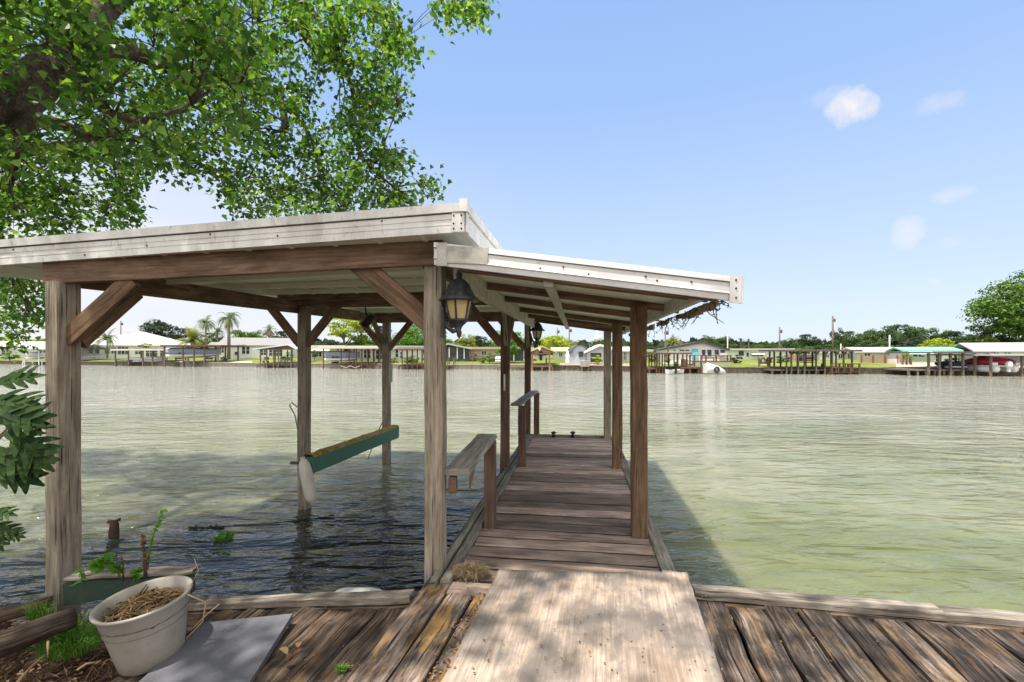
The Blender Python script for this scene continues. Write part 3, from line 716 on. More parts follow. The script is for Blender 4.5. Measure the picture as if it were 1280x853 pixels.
mb.tube([rr0+V((.05, -.02, -.16)), rr0+V((.11, -.01, -.10)), rr0+V((.17, 0, -.05))], [.003, .0035, .003], 5)
mb.tube([rr0+V((-.01, .05, .02)), rr0+V((.03, .05, .10)), rr0+V((.0, .06, .16))], [.002, .002, .001], 4)
mb.tube([rr0+V((-.01, .05, .06)), rr0+V((.10, .05, .07)), rr0+V((.16, .06, .04))], [.002, .002, .001], 4)
tag(mb.build('dry_stalk', M['straw'], org=rr0), 'bent bleached stalk hanging over the right rim of the pot', 'stalk')

def leafq(mb, c, d, w, fold=.25, up=None):
    """a pointed leaf, folded along its midrib: base c, tip c+d"""
    d = V(d); n = V((R.gauss(0, 1), R.gauss(0, 1), R.gauss(0, 1))) if up is None else V(up)
    s = d.cross(n)
    if s.length < 1e-6: s = d.cross(V((1, .3, .2)))
    s = s.normalized()*w; nn = s.cross(d).normalized()*w*fold
    i = len(mb.v); mb.v += [c, c+d*.2+s*.8+nn*.8, c+d*.5+s+nn, c+d*.8+s*.55+nn*.4-d.length*V((0, 0, .06)), c+d-d.length*V((0, 0, .14)), c+d*.8-s*.55+nn*.4-d.length*V((0, 0, .06)), c+d*.5-s+nn, c+d*.2-s*.8+nn*.8]
    mb.face([i, i+1, i+2, i+3, i+4]); mb.face([i, i+4, i+5, i+6, i+7])
# plants round the pot
def stem_plant(name, label, cat, pts, r, leafm, n, L, stemm, w=.45):
    t = thing(name, label, cat, pts[0])
    part('stem', M[stemm], t, ('tube', pts, [r*(1-.6*i/(len(pts)-1)) for i in range(len(pts))], 6))
    mb = MB()
    for k in range(n):
        f = R.uniform(.12, 1)*(len(pts)-1); i = min(int(f), len(pts)-2); c = V(pts[i]).lerp(V(pts[i+1]), f-i)
        a = R.uniform(0, 6.28); d = V((math.cos(a), math.sin(a), R.uniform(-.5, .6))).normalized()*L*R.uniform(.6, 1.2)
        leafq(mb, c, d, d.length*w)
    mb.build('leaves', M[leafm], t); return t
stem_plant('vine_shoot', 'bright green upright vine shoot rising behind the pot', 'plant', [I(184, 712, 2.78), I(186, 690, 2.78), I(192, 668, 2.78), I(198, 652, 2.78), I(205, 637, 2.78)], .006, 'weed', 46, .026, 'greenstem', .4)
stem_plant('dead_stalk', 'brown dead flower stalk standing behind the pot rim', 'plant', [I(182, 722, 2.74), I(181, 700, 2.74), I(179, 682, 2.74), I(178, 668, 2.74)], .010, 'litter', 60, .020, 'deadstem', .4)
stem_plant('leafy_weed', 'broad leaved green weed left of the dead stalk', 'plant', [I(150, 722, 2.72), I(144, 706, 2.72), I(138, 696, 2.72), I(127, 700, 2.7), I(119, 712, 2.68)], .006, 'weed', 46, .048, 'greenstem', .5)
stem_plant('leafy_weed', 'low green sprig beside the base of the left post', 'plant', [I(103, 735, 2.7), I(102, 722, 2.7), I(101, 714, 2.68)], .004, 'weed', 7, .055, 'greenstem', .6)
stem_plant('dead_stalk', 'short dark dead stalk between the two green weeds', 'plant', [I(154, 726, 2.74), I(154, 706, 2.74), I(152, 694, 2.74)], .005, 'litter', 16, .018, 'deadstem', .4)
stem_plant('leafy_weed', 'small yellow green weed behind the rim of the pot', 'plant', [I(168, 728, 2.78), I(170, 718, 2.78), I(172, 712, 2.78)], .004, 'weed', 26, .035, 'greenstem', .4)
def tuft(name, label, c, r, n, h, mat='grassblade', lean=.6, w=.003):
    mb = MB()
    for k in range(n):
        a = R.uniform(0, 6.28); rr = r*math.sqrt(R.random()); p = c+V((rr*math.cos(a)*1.2, rr*math.sin(a), 0))
        b = a+R.gauss(0, .9); hh = h*R.uniform(.5, 1.15)*(1-.4*rr/r)
        o = V((math.cos(b), math.sin(b), 0)); sdv = V((-o.y, o.x, 0))*w*R.uniform(.7, 1.3)
        l = lean*R.uniform(.3, 1.3)*hh
        m1, m2 = p+o*l*.3+V((0, 0, hh*.6)), p+o*l+V((0, 0, hh*R.uniform(.55, .95)))
        mb.poly([p-sdv, p+sdv, m1+sdv*.8, m1-sdv*.8]); i = len(mb.v); mb.v += [m1-sdv*.8, m1+sdv*.8, m2]; mb.face([i, i+1, i+2])
    return tag(mb.build(name, M[mat], org=c), label, 'grass')
gz = G(88, 812, -.28); tuft('grass_tuft', 'bright green grass tuft left of the beige pot', gz, .12, 700, .19, lean=.8, w=.0022)
gz2 = I(50, 768, 2.85); tuft('grass_tuft', 'small grass tuft beside the foot of the left post', gz2+V((0, 0, -.02)), .05, 130, .16, lean=.6, w=.0022)
tuft('grass_tuft', 'tiny green sprout at the left edge of the ramp boards', G(428, 840, -.07), .018, 60, .05, lean=.8)
nest = I(588, 704, 3.0); nest.z = .02
mb = MB()
for k in range(1500):
    a = R.uniform(0, 6.28); e = R.uniform(0, 1.4); r = R.uniform(.02, .1)
    p = nest+V((r*math.cos(a)*1.15, r*math.sin(a)*.8, .062*math.sin(e)*(1-r/.16)+R.uniform(-.01, .01)))
    d = V((R.gauss(0, 1), R.gauss(0, 1), R.gauss(0, .5))).normalized()*R.uniform(.02, .055); s = d.cross(V((0, 0, 1))).normalized()*.0018
    mb.poly([p-d-s, p+s, p+d, p-s])
mb.ball(nest+V((0, 0, -.005)), .06, .04, .022, 12, 7, .12)
tag(mb.build('root_clump', M['nest'], org=nest), 'dry fibrous root clump on the dock beside the near post', 'root clump')
# leaf litter and debris at the left, stray leaves on the boards
mb = MB()
for k in range(1500):
    px, py = R.uniform(-20, 300), R.uniform(760, 870)
    if px > 235 and R.random() < .85: continue
    a = S(0, 0, 0); c = G(px, py, -.25); 
    A = c.x*.9789-c.y*.2045; B = c.x*.2045+c.y*.9789; c = G(px, py, soil_z(A, B)+.02); 
    p = V((c.x, c.y, soil_z(A, B)+R.uniform(.0, .05)))
    if R.random() < .55:
        d = V((R.gauss(0, 1), R.gauss(0, 1), R.gauss(0, .2))).normalized()*R.uniform(.015, .09); s = d.cross(V((0, 0, 1))).normalized()*R.uniform(.001, .003)
        mb.poly([p-d-s, p+s*1.2, p+d, p-s*1.2])
    else:
        d = V((R.gauss(0, 1), R.gauss(0, 1), R.gauss(0, .35))).normalized()*R.uniform(.012, .035); leafq(mb, p, d, d.length*.4, .4, V((0, 0, 1)))
struct(mb.build('leaf_litter', M['litter'], org=G(120, 820, -.3)), 'stuff')
def stick(p, q, r, label):
    mb = MB(); mb.tube([p, p.lerp(q, .5)+V((0, 0, .012)), q], [r, r*.9, r*.5], 6, jit=.08); tag(mb.build('stick', M['straw'], org=p), label, 'stick', 'dry sticks on the near shore')
stick(I(14, 862, 2.1), I(58, 818, 2.45), .007, 'pale dry stick lying at the lower left below the grass')
stick(I(60, 802, 2.45), I(60, 822, 2.42), .006, 'short bleached stick standing beside the grass tuft')
stick(I(96, 838, 2.25), I(120, 828, 2.3), .006, 'dry twig in front of the pot foot')
for (px, py, z, L, lab) in ((363, 823, -.10, .055, 'curled brown leaf on the left decking'), (376, 815, -.10, .04, 'smaller brown leaf tucked behind the curled leaf on the decking'),):
    mb = MB(); c = G(px, py, z+.04)
    for k in range(3): leafq(mb, c+V((R.uniform(-.02, .02), R.uniform(-.02, .02), .005+.008*k)), V((R.uniform(-.5, 1), R.uniform(-1, 1), .25)).normalized()*L, L*.35, .6, V((0, 0, 1)))
    tag(mb.build('fallen_leaf', M['litter'], org=c), lab, 'leaf', 'fallen leaves on the decking')
mb = MB()
for k in range(260):
    px, py = R.uniform(300, 1270), R.uniform(735, 853)
    c = G(px, py, .02 if 551 < px < 905 else -.03); c.z += .02 if 551 < px < 905 else .0
    d = V((R.gauss(0, 1), R.gauss(0, 1), .1)).normalized()*R.uniform(.004, .016); leafq(mb, c, d, d.length*.3, .3, V((0, 0, 1)))
for k in range(500):       # rotten orange leaf bits in the gap along the plywood
    b = R.uniform(1.2, 2.7); c = S(-.715+R.gauss(0, .035), b, .004+R.uniform(0, .006)); d = V((R.gauss(0, 1), R.gauss(0, 1), .2)).normalized()*R.uniform(.005, .02); leafq(mb, c, d, d.length*.35, .3, V((0, 0, 1)))
struct(mb.build('leaf_crumbs', M['litter'], org=S(0, 2, 0)), 'stuff')
# stump and floating weeds in the water
st = I(142, 662, 4.9); st = V((st.x, F_PX*1.94/(672-HY), WATER)); st = G(142, 671, WATER)
mb = MB(); mb.tube([st+V((0, 0, -.3)), st+V((0, 0, .06)), st+V((.01, 0, .13)), st+V((0, 0, .165))], [.045, .04, .042, .03], 9, jit=.12); mb.bar(st+V((-.05, 0, .155)), st+V((.06, 0, .17)), .05, .03, jit=.004, seg=2)
tag(mb.build('stump', M['deadstem'], org=st), 'broken dark stump poking out of the water beyond the pot', 'stump')
fw = G(280, 674, WATER)
mb = MB()
for k in range(70):
    c = fw+V((max(-.07, min(.07, R.gauss(0, .055))), max(-.06, min(.06, R.gauss(0, .05))), R.uniform(0, .05))); d = V((R.gauss(0, 1), R.gauss(0, 1), R.uniform(0, 1.2))).normalized()*R.uniform(.02, .045); leafq(mb, c, d, d.length*.45)
mb.poly([fw+V((.09*math.cos(6.28*k/9), .08*math.sin(6.28*k/9), .003)) for k in range(9)]); tag(mb.build('water_weed', M['weed'], org=fw), 'floating clump of green water weed beyond the pot', 'water weed')
fw2 = G(258, 660, WATER); mb = MB()
for k in range(22):
    c = fw2+V((-.2+.4*k/21, R.gauss(0, .012), .004)); d = V((R.gauss(0, 1), R.gauss(0, .4), .1)).normalized()*.032; leafq(mb, c, d, .012)
mb.tube([fw2+V((-.2+.1*k, .008*(k % 2), .003)) for k in range(5)], .006, 5); tag(mb.build('water_weed', M['oakleaf'], org=fw2), 'dark flat water weed bits left of the green floating clump', 'water weed')

# =============== lobed-leaf shrub at the left edge =================
sh0 = V((-2.15, 1.55, -.3))
shrub = thing('lobed_shrub', 'dark shrub with deeply lobed leaves at the left picture edge', 'shrub', sh0)
mb = MB(); tips = []
def lobed(mb, c, d, up, L, W):
    """a leaf of finger lobes: a droopy blade along the midrib and three pairs of side fingers"""
    d = V(d).normalized(); s = d.cross(V(up)).normalized(); n = s.cross(d)
    def mid(t): return c+d*L*t-n*L*.32*t*t
    def blade(p, ax, ln, w, k):
        sd = ax.cross(n).normalized(); prev = None
        for i in range(7):
            t = i/6; q = p+ax*ln*t-n*ln*.25*t*t*k; ww = w*(math.sin(math.pi*(.12+.86*t))**.6)*(1-.25*t)
            cur = (q+sd*ww+n*ww*.25, q, q-sd*ww+n*ww*.25)
            if prev:
                j = len(mb.v); mb.v += [*prev, *cur]; mb.face([j, j+1, j+4, j+3], None, True); mb.face([j+1, j+2, j+5, j+4], None, True)
            prev = cur
    blade(c, d, L, W*.34, 1.2)
    for t, l in ((.20, .55), (.42, .62), (.64, .48)):
        for sg in (-1, 1): blade(mid(t), (d*.72+s*sg*.8+n*R.uniform(-.1, .15)).normalized(), W*l*1.7, W*.19, .8)
for (px, py, ln, ang, Y) in ((-6, 480, .13, 20, 1.5), (-10, 500, .16, 2, 1.55), (2, 512, .15, -12, 1.5), (-4, 525, .17, 8, 1.6), (8, 540, .16, -28, 1.5), (15, 530, .15, 6, 1.65), (22, 552, .14, -42, 1.5), (-8, 562, .16, -25, 1.5), (-2, 575, .15, -40, 1.55), (10, 560, .15, -12, 1.6), (-10, 590, .12, -15, 1.5), (-12, 655, .09, -25, 1.5), (-12, 662, .08, -50, 1.5), (-5, 650, .07, -70, 1.55), (-14, 640, .08, 0, 1.5), (4, 665, .06, -20, 1.5)):
    c = I(px, py, Y); a = rad(ang); d = V((math.cos(a), R.uniform(-.25, .25), math.sin(a)))
    lobed(mb, c, d, V((R.uniform(-.3, .3), -1+R.uniform(-.2, .6), R.uniform(.2, 1.0))), ln*.95, ln*.46); tips.append(c)
mb.build('leaves', M['oakleaf'], shrub)
mb = MB()
hub = V((-1.98, 1.55, .75)); mb.tube([sh0, V((-2.08, 1.55, .2)), hub, V((-1.9, 1.55, 1.05)), V((-1.82, 1.55, 1.25))], [.022, .02, .016, .012, .006], 7)
for c in tips: mb.tube([hub+V((.05, 0, .2)) if c.z > .7 else V((-2.04, 1.55, .45)), (hub+c)/2+V((0, 0, .03)), c], [.006, .005, .003], 5)
mb.build('stem', M['deadstem'], shrub)

# =============== the big poplar over the boathouse =================
tree = thing('poplar_tree', 'big leafy poplar overhanging the boathouse roof from the left', 'tree', (-6.3, 3.2, -.25))
limbs = []
def limb(pts, r0, r1, n=10, jit=.03, seg=5):
    P = [V(p) for p in pts]; out = []
    for i in range(len(P)-1):
        a, b, c, d = P[max(i-1, 0)], P[i], P[i+1], P[min(i+2, len(P)-1)]
        for k in range(seg):
            t = k/seg; out.append(.5*((2*b)+(c-a)*t+(2*a-5*b+4*c-d)*t*t+(3*b-a-3*c+d)*t**3))
    out.append(P[-1]); m = len(out)-1
    rs = [r0+(r1-r0)*(i/m) for i in range(m+1)]
    limbs.append((out, rs, n, jit)); return out
limb([(-6.3, 3.2, -.6), (-6.2, 3.3, .8), (-5.7, 3.55, 2.1), (-5.0, 3.85, 2.95)], .42, .30, 14)
L1 = limb([(-5.0, 3.85, 2.95), I(25, 118, 4.3), I(75, 70, 4.7), I(130, 10, 5.2), I(190, -70, 5.8), I(260, -180, 6.2)], .21, .07, 12)
L2 = limb([I(130, 10, 5.2), I(230, -60, 6.2), I(330, -40, 6.9), I(366, -5, 7.0), I(380, 40, 7.0), I(395, 62, 7.0), I(415, 78, 7.0)], .13, .045, 9)
limb([I(366, -5, 7.0), I(395, 20, 7.0), I(408, 50, 6.9), I(418, 78, 6.9)], .05, .025, 7)
L3 = limb([I(415, 78, 7.0), I(436, 100, 6.8), I(442, 125, 6.7), I(438, 150, 6.6), I(455, 200, 6.5), I(500, 240, 6.4)], .04, .015, 7)
L4 = limb([I(75, 70, 4.7), I(150, 60, 5.4), I(230, 90, 6.0), I(330, 110, 6.3), I(352, 130, 6.3), I(356, 165, 6.2)], .12, .035, 8)
L5 = limb([I(352, 130, 6.3), I(385, 165, 6.4), I(400, 210, 6.4), I(430, 240, 6.4)], .03, .012, 6)
L6 = limb([(-5.0, 3.85, 2.95), I(40, 150, 5.2), I(120, 172, 5.8), I(180, 175, 6.3), I(240, 200, 6.6), I(300, 235, 6.7)], .08, .02, 7)
L7 = limb([I(40, 150, 5.2), I(10, 230, 6.2), I(0, 300, 7.2), I(20, 360, 8.0), I(50, 400, 8.3)], .06, .012, 6)
L8 = limb([I(330, -40, 6.9), I(430, -20, 7.2), I(480, 20, 7.2), I(500, 60, 7.1), I(525, 75, 7.0)], .05, .012, 6)
L9 = limb([I(190, -70, 5.8), I(350, -150, 6.2), I(500, -60, 6.2), I(590, -10, 6.0)], .06, .012, 6)
L10 = limb([(-5.0, 3.85, 2.95), (-4.4, 3.1, 4.2), (-3.2, 2.4, 5.4), (-1.8, 1.9, 6.2), (-.9, 1.5, 6.5), (-.2, 1.2, 6.6)], .12, .02, 8)
L11 = limb([(-4.4, 3.1, 4.2), (-3.6, 1.8, 4.9), (-2.4, .9, 5.3), (-1.2, .3, 5.6)], .10, .02, 7)
L12 = limb([I(75, 70, 4.7), I(120, 130, 4.2), I(180, 150, 4.0), I(240, 130, 3.9)], .05, .012, 7)
mb = MB(); mb.tube(limbs[0][0], limbs[0][1], 14, jit=.03); mb.build('trunk', M['bark'], tree)
mb = MB()
for pts, rs, n_, j in limbs[1:]: mb.tube(pts, rs, n_, jit=j)
nodes = [p for pts, _, _, _ in limbs[1:] for p in pts]
pos = [(80, 60, 110, 80), (200, 60, 110, 80), (320, 70, 90, 85), (60, 190, 80, 75), (10, 230, 50, 80), (130, 235, 55, 32), (150, 150, 70, 60), (250, 140, 80, 80), (330, 180, 80, 70),
       (330, 235, 50, 42), (400, 215, 60, 60), (470, 215, 55, 45), (515, 232, 28, 30), (440, 30, 55, 55), (490, 70, 35, 40), (470, 130, 38, 40), (420, 165, 25, 30), (360, 130, 40, 45), (380, 40, 40, 40), (30, 280, 40, 30),
       (445, 250, 80, 24), (560, 6, 45, 15), (590, 12, 16, 14), (25, 375, 45, 55), (10, 330, 30, 40), (60, 300, 40, 20), (120, 270, 60, 14)]
neg = [(408, 125, 16, 30), (375, 95, 10, 12), (232, 258, 48, 24), (130, 135, 18, 14), (100, 165, 22, 10), (290, 25, 8, 10), (512, 130, 16, 20), (505, 178, 20, 12), (60, 168, 24, 9), (165, 118, 14, 10), (290, 195, 7, 14), (520, 40, 12, 14)]
def inside(px, py):
    for (x, y, rx, ry) in neg:
        if ((px-x)/rx)**2+((py-y)/ry)**2 < 1: return False
    for (x, y, rx, ry) in pos:
        if ((px-x)/rx)**2+((py-y)/ry)**2 < 1: return True
    return False
cl = []
tries = 0
while len(cl) < 1300 and tries < 40000:
    tries += 1
    px, py = R.uniform(-70, 610), R.uniform(-60, 440)
    if not inside(px, py): continue
    if mnoise.noise(V((px*.03, py*.03, 0))) < -.16 and R.random() < .85: continue
    if py > 290: Y = R.uniform(7.2, 8.8)
    elif px < 340 and py < 200 and R.random() < .22: Y = R.uniform(3.3, 4.6)
    else: Y = R.uniform(5.6, 7.6)
    if px < 105 and 60 < py < 172 and Y < 6.4 and abs((py-150)+(px)*.85) < 42: continue
    cl.append((I(px, py, Y), .17 if Y > 5 else .15, 1.))
for k in range(760):       # canopy overhead and to the left, outside the picture
    p = V((R.uniform(-7.5, 1.8), R.uniform(-1.2, 4.6), R.uniform(4.9, 7.6)))
    if p.y > 1.2 and (EYE-p.z)/p.y*F_PX+HY > -25 and HX+p.x/p.y*F_PX > -40: continue
    sx, sy = p.x+.25*p.z, p.y+.225*p.z
    if (sy > 2.85 and sx > .2) or sx > 2.6: continue
    if mnoise.noise(V((p.x*.9+3, p.y*.9, 1))) < -.06: continue
    cl.append((p, .25, 1.35))
for k in range(260):
    p = V((R.uniform(-5.8, -1.6), R.uniform(1.0, 4.4), R.uniform(4.6, 6.4)))
    if (EYE-p.z)/p.y*F_PX+HY > -25 and HX+p.x/p.y*F_PX > -40: continue
    cl.append((p, .26, 1.35))
for k in range(90):
    p = V((R.uniform(-9, -5.5), R.uniform(1.5, 6.5), R.uniform(2.4, 6.5))); cl.append((p, .32, 1.5))
# twigs: hubs first, then clusters hang on the nearest hub
hubs = []
for k in range(0, len(cl), 6):
    c = cl[k][0]; nn = min(nodes, key=lambda q: (q-c).length_squared)
    h = nn.lerp(c, .75); hubs.append(h)
    mb.tube([nn, nn.lerp(h, .5)+V((R.gauss(0, .05), R.gauss(0, .05), .06)), h], [.014, .010, .006], 5)
an = nodes+hubs
for c, r, s in cl:
    nn = min(an, key=lambda q: (q-c).length_squared)
    mb.tube([nn, nn.lerp(c, .5)+V((R.gauss(0, .03), R.gauss(0, .03), .03)), c], [.006, .005, .003], 3)
mb.build('branches', M['bark'], tree)
mb = MB()
for c, r, s in cl:
    for k in range(24 if s == 1 else 20):
        p = c+V((R.gauss(0, 1), R.gauss(0, 1), R.gauss(0, .9)))*r*.62
        L = R.uniform(.048, .092)*s
        d = V((R.gauss(0, .7), R.gauss(0, .7), -.55+R.gauss(0, .45))).normalized()*L
        n3 = V((R.gauss(0, .6), R.gauss(0, .6), 1)); sdv = d.cross(n3).normalized()*L*.46; nn = sdv.cross(d).normalized()*L*.10
        i = len(mb.v); mb.v += [p, p+d*.22+sdv+nn, p+d*.55+sdv*.55+nn*.5, p+d, p+d*.55-sdv*.55+nn*.5, p+d*.22-sdv+nn]
        mb.face([i, i+1, i+2, i+3]); mb.face([i, i+3, i+4, i+5])
mb.build('crown', M['treeleaf'], tree)
# =============== far shore =================
SH = [(-400, 96), (-100, 86), (0, 80), (100, 74), (200, 69), (300, 64), (400, 60.5), (500, 57), (600, 54.5), (700, 52), (820, 46.5), (900, 45), (1000, 44.5), (1100, 43.2), (1200, 41.5), (1280, 40.2), (1400, 38.5), (1700, 36)]
def lz(d): return min(.5, .036*max(0, d))
def Ysh(px):
    for (a, ya), (b, yb) in zip(SH, SH[1:]):
        if a <= px <= b: return ya+(yb-ya)*(px-a)/(b-a)
    return SH[0][1] if px < SH[0][0] else SH[-1][1]
def lawn_mat():
    m, t, b = newmat('lawn_grass'); co = t('TexCoord').outputs['Object']
    n1 = t('TexNoise', {'Vector': co, 'Scale': .25, 'Detail': 6, 'Roughness': .65}).outputs[0]
    n2 = t('TexNoise', {'Vector': co, 'Scale': 3.5, 'Detail': 5, 'Roughness': .7}).outputs[0]
    c = t.ramp(n1, [(.36, (.10,.14,.025)), (.52, (.155,.195,.04)), (.66, (.26,.245,.09))])
    c = t.mix(1, c, t.ramp(n2, [(.3, g3(.6)), (.7, g3(1.25))]), 'MULTIPLY')
    t.l.new(c, b.inputs['Base Color']); b.inputs['Roughness'].default_value = 1; b.inputs['Specular IOR Level'].default_value = .1
    return m
M['lawn'] = lawn_mat()
M['sand'] = soil_mat('pale_sandy_ground', (.36,.32,.26), (.46,.41,.34), (.55,.5,.42))
M['brick'] = soil_mat('tan_brick_paving', (.26,.19,.14), (.36,.27,.21), (.42,.33,.27))
def strip(pxs, y_add0, y_add1, z, mat, nm):
    mb = MB()
    for a, b in zip(pxs, pxs[1:]):
        dz = (lz(y_add0), lz(y_add0), lz(y_add1), lz(y_add1)); p = [I(a, HY, Ysh(a)+y_add0), I(b, HY, Ysh(b)+y_add0), I(b, HY, Ysh(b)+y_add1), I(a, HY, Ysh(a)+y_add1)]
        mb.poly([V((q.x, q.y, z+w_)) for q, w_ in zip(p, dz)])
    return struct(mb.build(nm, mat))
PX = list(range(-400, 1701, 50))
lawn = MB()
for a, b in zip(PX, PX[1:]):
    pa, pb = I(a, HY, Ysh(a)), I(b, HY, Ysh(b)); qa, qb = I(a, HY, 420), I(b, HY, 420)
    ma, mb_ = I(a, HY, Ysh(a)+13.9), I(b, HY, Ysh(b)+13.9)
    lawn.poly([V((pa.x, pa.y, 0)), V((pb.x, pb.y, 0)), V((mb_.x, mb_.y, .5)), V((ma.x, ma.y, .5))]); lawn.poly([V((ma.x, ma.y, .5)), V((mb_.x, mb_.y, .5)), V((qb.x, qb.y, .5)), V((qa.x, qa.y, .5))])
struct(lawn.build('lawn', M['lawn']))
strip(list(range(225, 330, 15)), .3, 5.5, .006, M['sand'], 'gravel_path')
strip(list(range(700, 810, 10)), .3, 5, .006, M['brick'], 'patio')
strip(list(range(1120, 1290, 10)), .4, 9, .006, M['sand'], 'pavement')
M['concrete'] = paint('grey_concrete_wall', (.36,.33,.29), .9, .6, (.13,.115,.10), .8, streak=.3)
M['bulk'] = wood('dark_bulkhead_wood', (.10,.085,.07), (.21,.18,.145), (.34,.30,.25), across=6, blotch=.5)
M['farwood'] = wood('grey_dock_wood', (.09,.07,.055), (.19,.155,.125), (.30,.26,.22), across=6, blotch=.4, bump=.1)
M['farbrown'] = wood('red_brown_dock_wood', (.07,.035,.025), (.15,.085,.06), (.23,.14,.10), across=6, blotch=.4, bump=.1)
M['fardark'] = wood('dark_grey_dock_wood', (.07,.058,.052), (.13,.115,.10), (.22,.195,.17), across=6, blotch=.4, bump=.1)
def seawall(x0, x1, mat, label):
    mb = MB(); n = max(2, int((x1-x0)/12)); pts = [I(x0+(x1-x0)*k/n, HY, Ysh(x0+(x1-x0)*k/n)) for k in range(n+1)]
    wl = thing('seawall', label, 'seawall', V((pts[n//2].x, pts[n//2].y, WATER)))
    N = int((pts[-1]-pts[0]).length/.28); prof = []
    for k in range(N+1):
        f = k/N*(len(pts)-1); i = min(int(f), len(pts)-2); q = pts[i].lerp(pts[i+1], f-i); prof.append(V((q.x, q.y-(.05 if k % 2 else 0), 0)))
    mb.loft([[q+V((0, 0, -1.2)) for q in prof], [q+V((0, 0, -.02)) for q in prof]], closed=False)
    mb.build('wall', M[mat], wl)
    cp = MB()
    for a, b in zip(pts, pts[1:]): cp.bar(V((a.x, a.y+.05, .02)), V((b.x, b.y+.05, .02)), .42, .09)
    cp.build('cap', M['concrete' if mat == 'concrete' else 'farwood'], wl)
seawall(-400, 225, 'bulk', 'dark timber seawall in front of the white hip roofed house')
seawall(225, 480, 'concrete', 'low concrete seawall below the white house with palms')
seawall(480, 690, 'concrete', 'grey concrete seawall below the green tree and tan gabled boathouse')
seawall(690, 905, 'bulk', 'dark timber seawall below the arched blue grey shed')
seawall(905, 1120, 'bulk', 'dark seawall along the lawn under the long pergola dock')
seawall(1120, 1700, 'farwood', 'plank seawall under the right hand docks with the red boat')

# ---- houses
def flatmat(nm, c, rough=.7, dirt=.18): M[nm] = paint(nm, c, rough, dirt, tuple(k*.55 for k in c), .6)
for nm, c in (('siding_white', (.80,.80,.78)), ('siding_cream', (.68,.60,.44)), ('siding_grey', (.62,.62,.61)), ('siding_blue', (.44,.50,.60)), ('siding_pink', (.50,.40,.36)), ('siding_mint', (.66,.74,.70)),
              ('siding_tan', (.34,.20,.13)), ('roof_white', (.42,.42,.42)), ('roof_grey', (.23,.225,.22)), ('roof_bluewhite', (.52,.62,.70)), ('roof_teal', (.22,.46,.41)), ('roof_tan', (.42,.34,.23)), ('roof_dark', (.09,.09,.10)),
              ('awning_teal', (.30,.58,.58)), ('door_teal', (.16,.52,.58)), ('trim_white', (.74,.74,.73)), ('trim_dark', (.05,.05,.055)), ('tarp_blue', (.30,.36,.47)), ('tarp_white', (.62,.64,.68)), ('tarp_navy', (.025,.04,.13)), ('tarp_brown', (.12,.085,.085)),
              ('hull_white', (.70,.70,.69)), ('canvas_red', (.42,.035,.055)), ('awning_cream', (.55,.52,.45)), ('fence_red', (.22,.095,.07)), ('fence_tan', (.36,.26,.20)), ('engine_black', (.025,.025,.028)), ('pink_wall', (.58,.50,.52)), ('bin_blue', (.05,.09,.2))): flatmat(nm, c)
def glass():
    m, t, b = newmat('window_glass'); b.inputs['Base Color'].default_value = (.035, .045, .055, 1); b.inputs['Roughness'].default_value = .08; return m
M['glass'] = glass()
def screen():
    m, t, b = newmat('dark_porch_screen'); n = t('TexNoise', {'Vector': t('TexCoord').outputs['Object'], 'Scale': 1.2, 'Detail': 5}).outputs[0]
    t.l.new(t.ramp(n, [(.3, (.03,.035,.04)), (.7, (.09,.10,.11))]), b.inputs['Base Color']); b.inputs['Roughness'].default_value = .8; return m
M['screen'] = screen()
def bx(mb, x0, x1, y0, y1, z0, z1): 
    mb.bar(V((x0, (y0+y1)/2, (z0+z1)/2)), V((x1, (y0+y1)/2, (z0+z1)/2)), abs(y1-y0), abs(z1-z0), ch=.01)
def prism(mb, pts, y0, y1):
    """extrude an (x, z) outline from y0 to y1"""
    mb.loft([[V((x, y0, z)) for x, z in pts], [V((x, y1, z)) for x, z in pts]])
def prismx(mb, pts, x0, x1):
    mb.loft([[V((x0, y, z)) for y, z in pts], [V((x1, y, z)) for y, z in pts]])
def pxX(px, Y): return (px-HX)*Y/F_PX
def pyZ(py, Y): return EYE-(py-HY)*Y/F_PX
def window(h, Y, x0, x1, y0, y1, bars=1, fm='trim_white', gl='glass', nm='window'):
    X0, X1, Z1, Z0 = pxX(x0, Y), pxX(x1, Y), pyZ(y0, Y), pyZ(y1, Y); f = .07
    mb = MB()
    for (a, b, c, d) in ((X0-f, X1+f, Z0-f, Z0), (X0-f, X1+f, Z1, Z1+f), (X0-f, X0, Z0, Z1), (X1, X1+f, Z0, Z1)): bx(mb, a, b, Y-.07, Y+.03, c, d)
    for k in range(bars):
        x = X0+(X1-X0)*(k+1)/(bars+1); bx(mb, x-.03, x+.03, Y-.06, Y+.02, Z0, Z1)
    if Z1-Z0 > .7: bx(mb, X0, X1, Y-.055, Y+.015, (Z0+Z1)/2-.025, (Z0+Z1)/2+.025)
    w_ = mb.build(nm, M[fm], h)
    p = MB(); bx(p, X0, X1, Y-.03, Y-.004, Z0, Z1); p.build('pane', M[gl], w_)
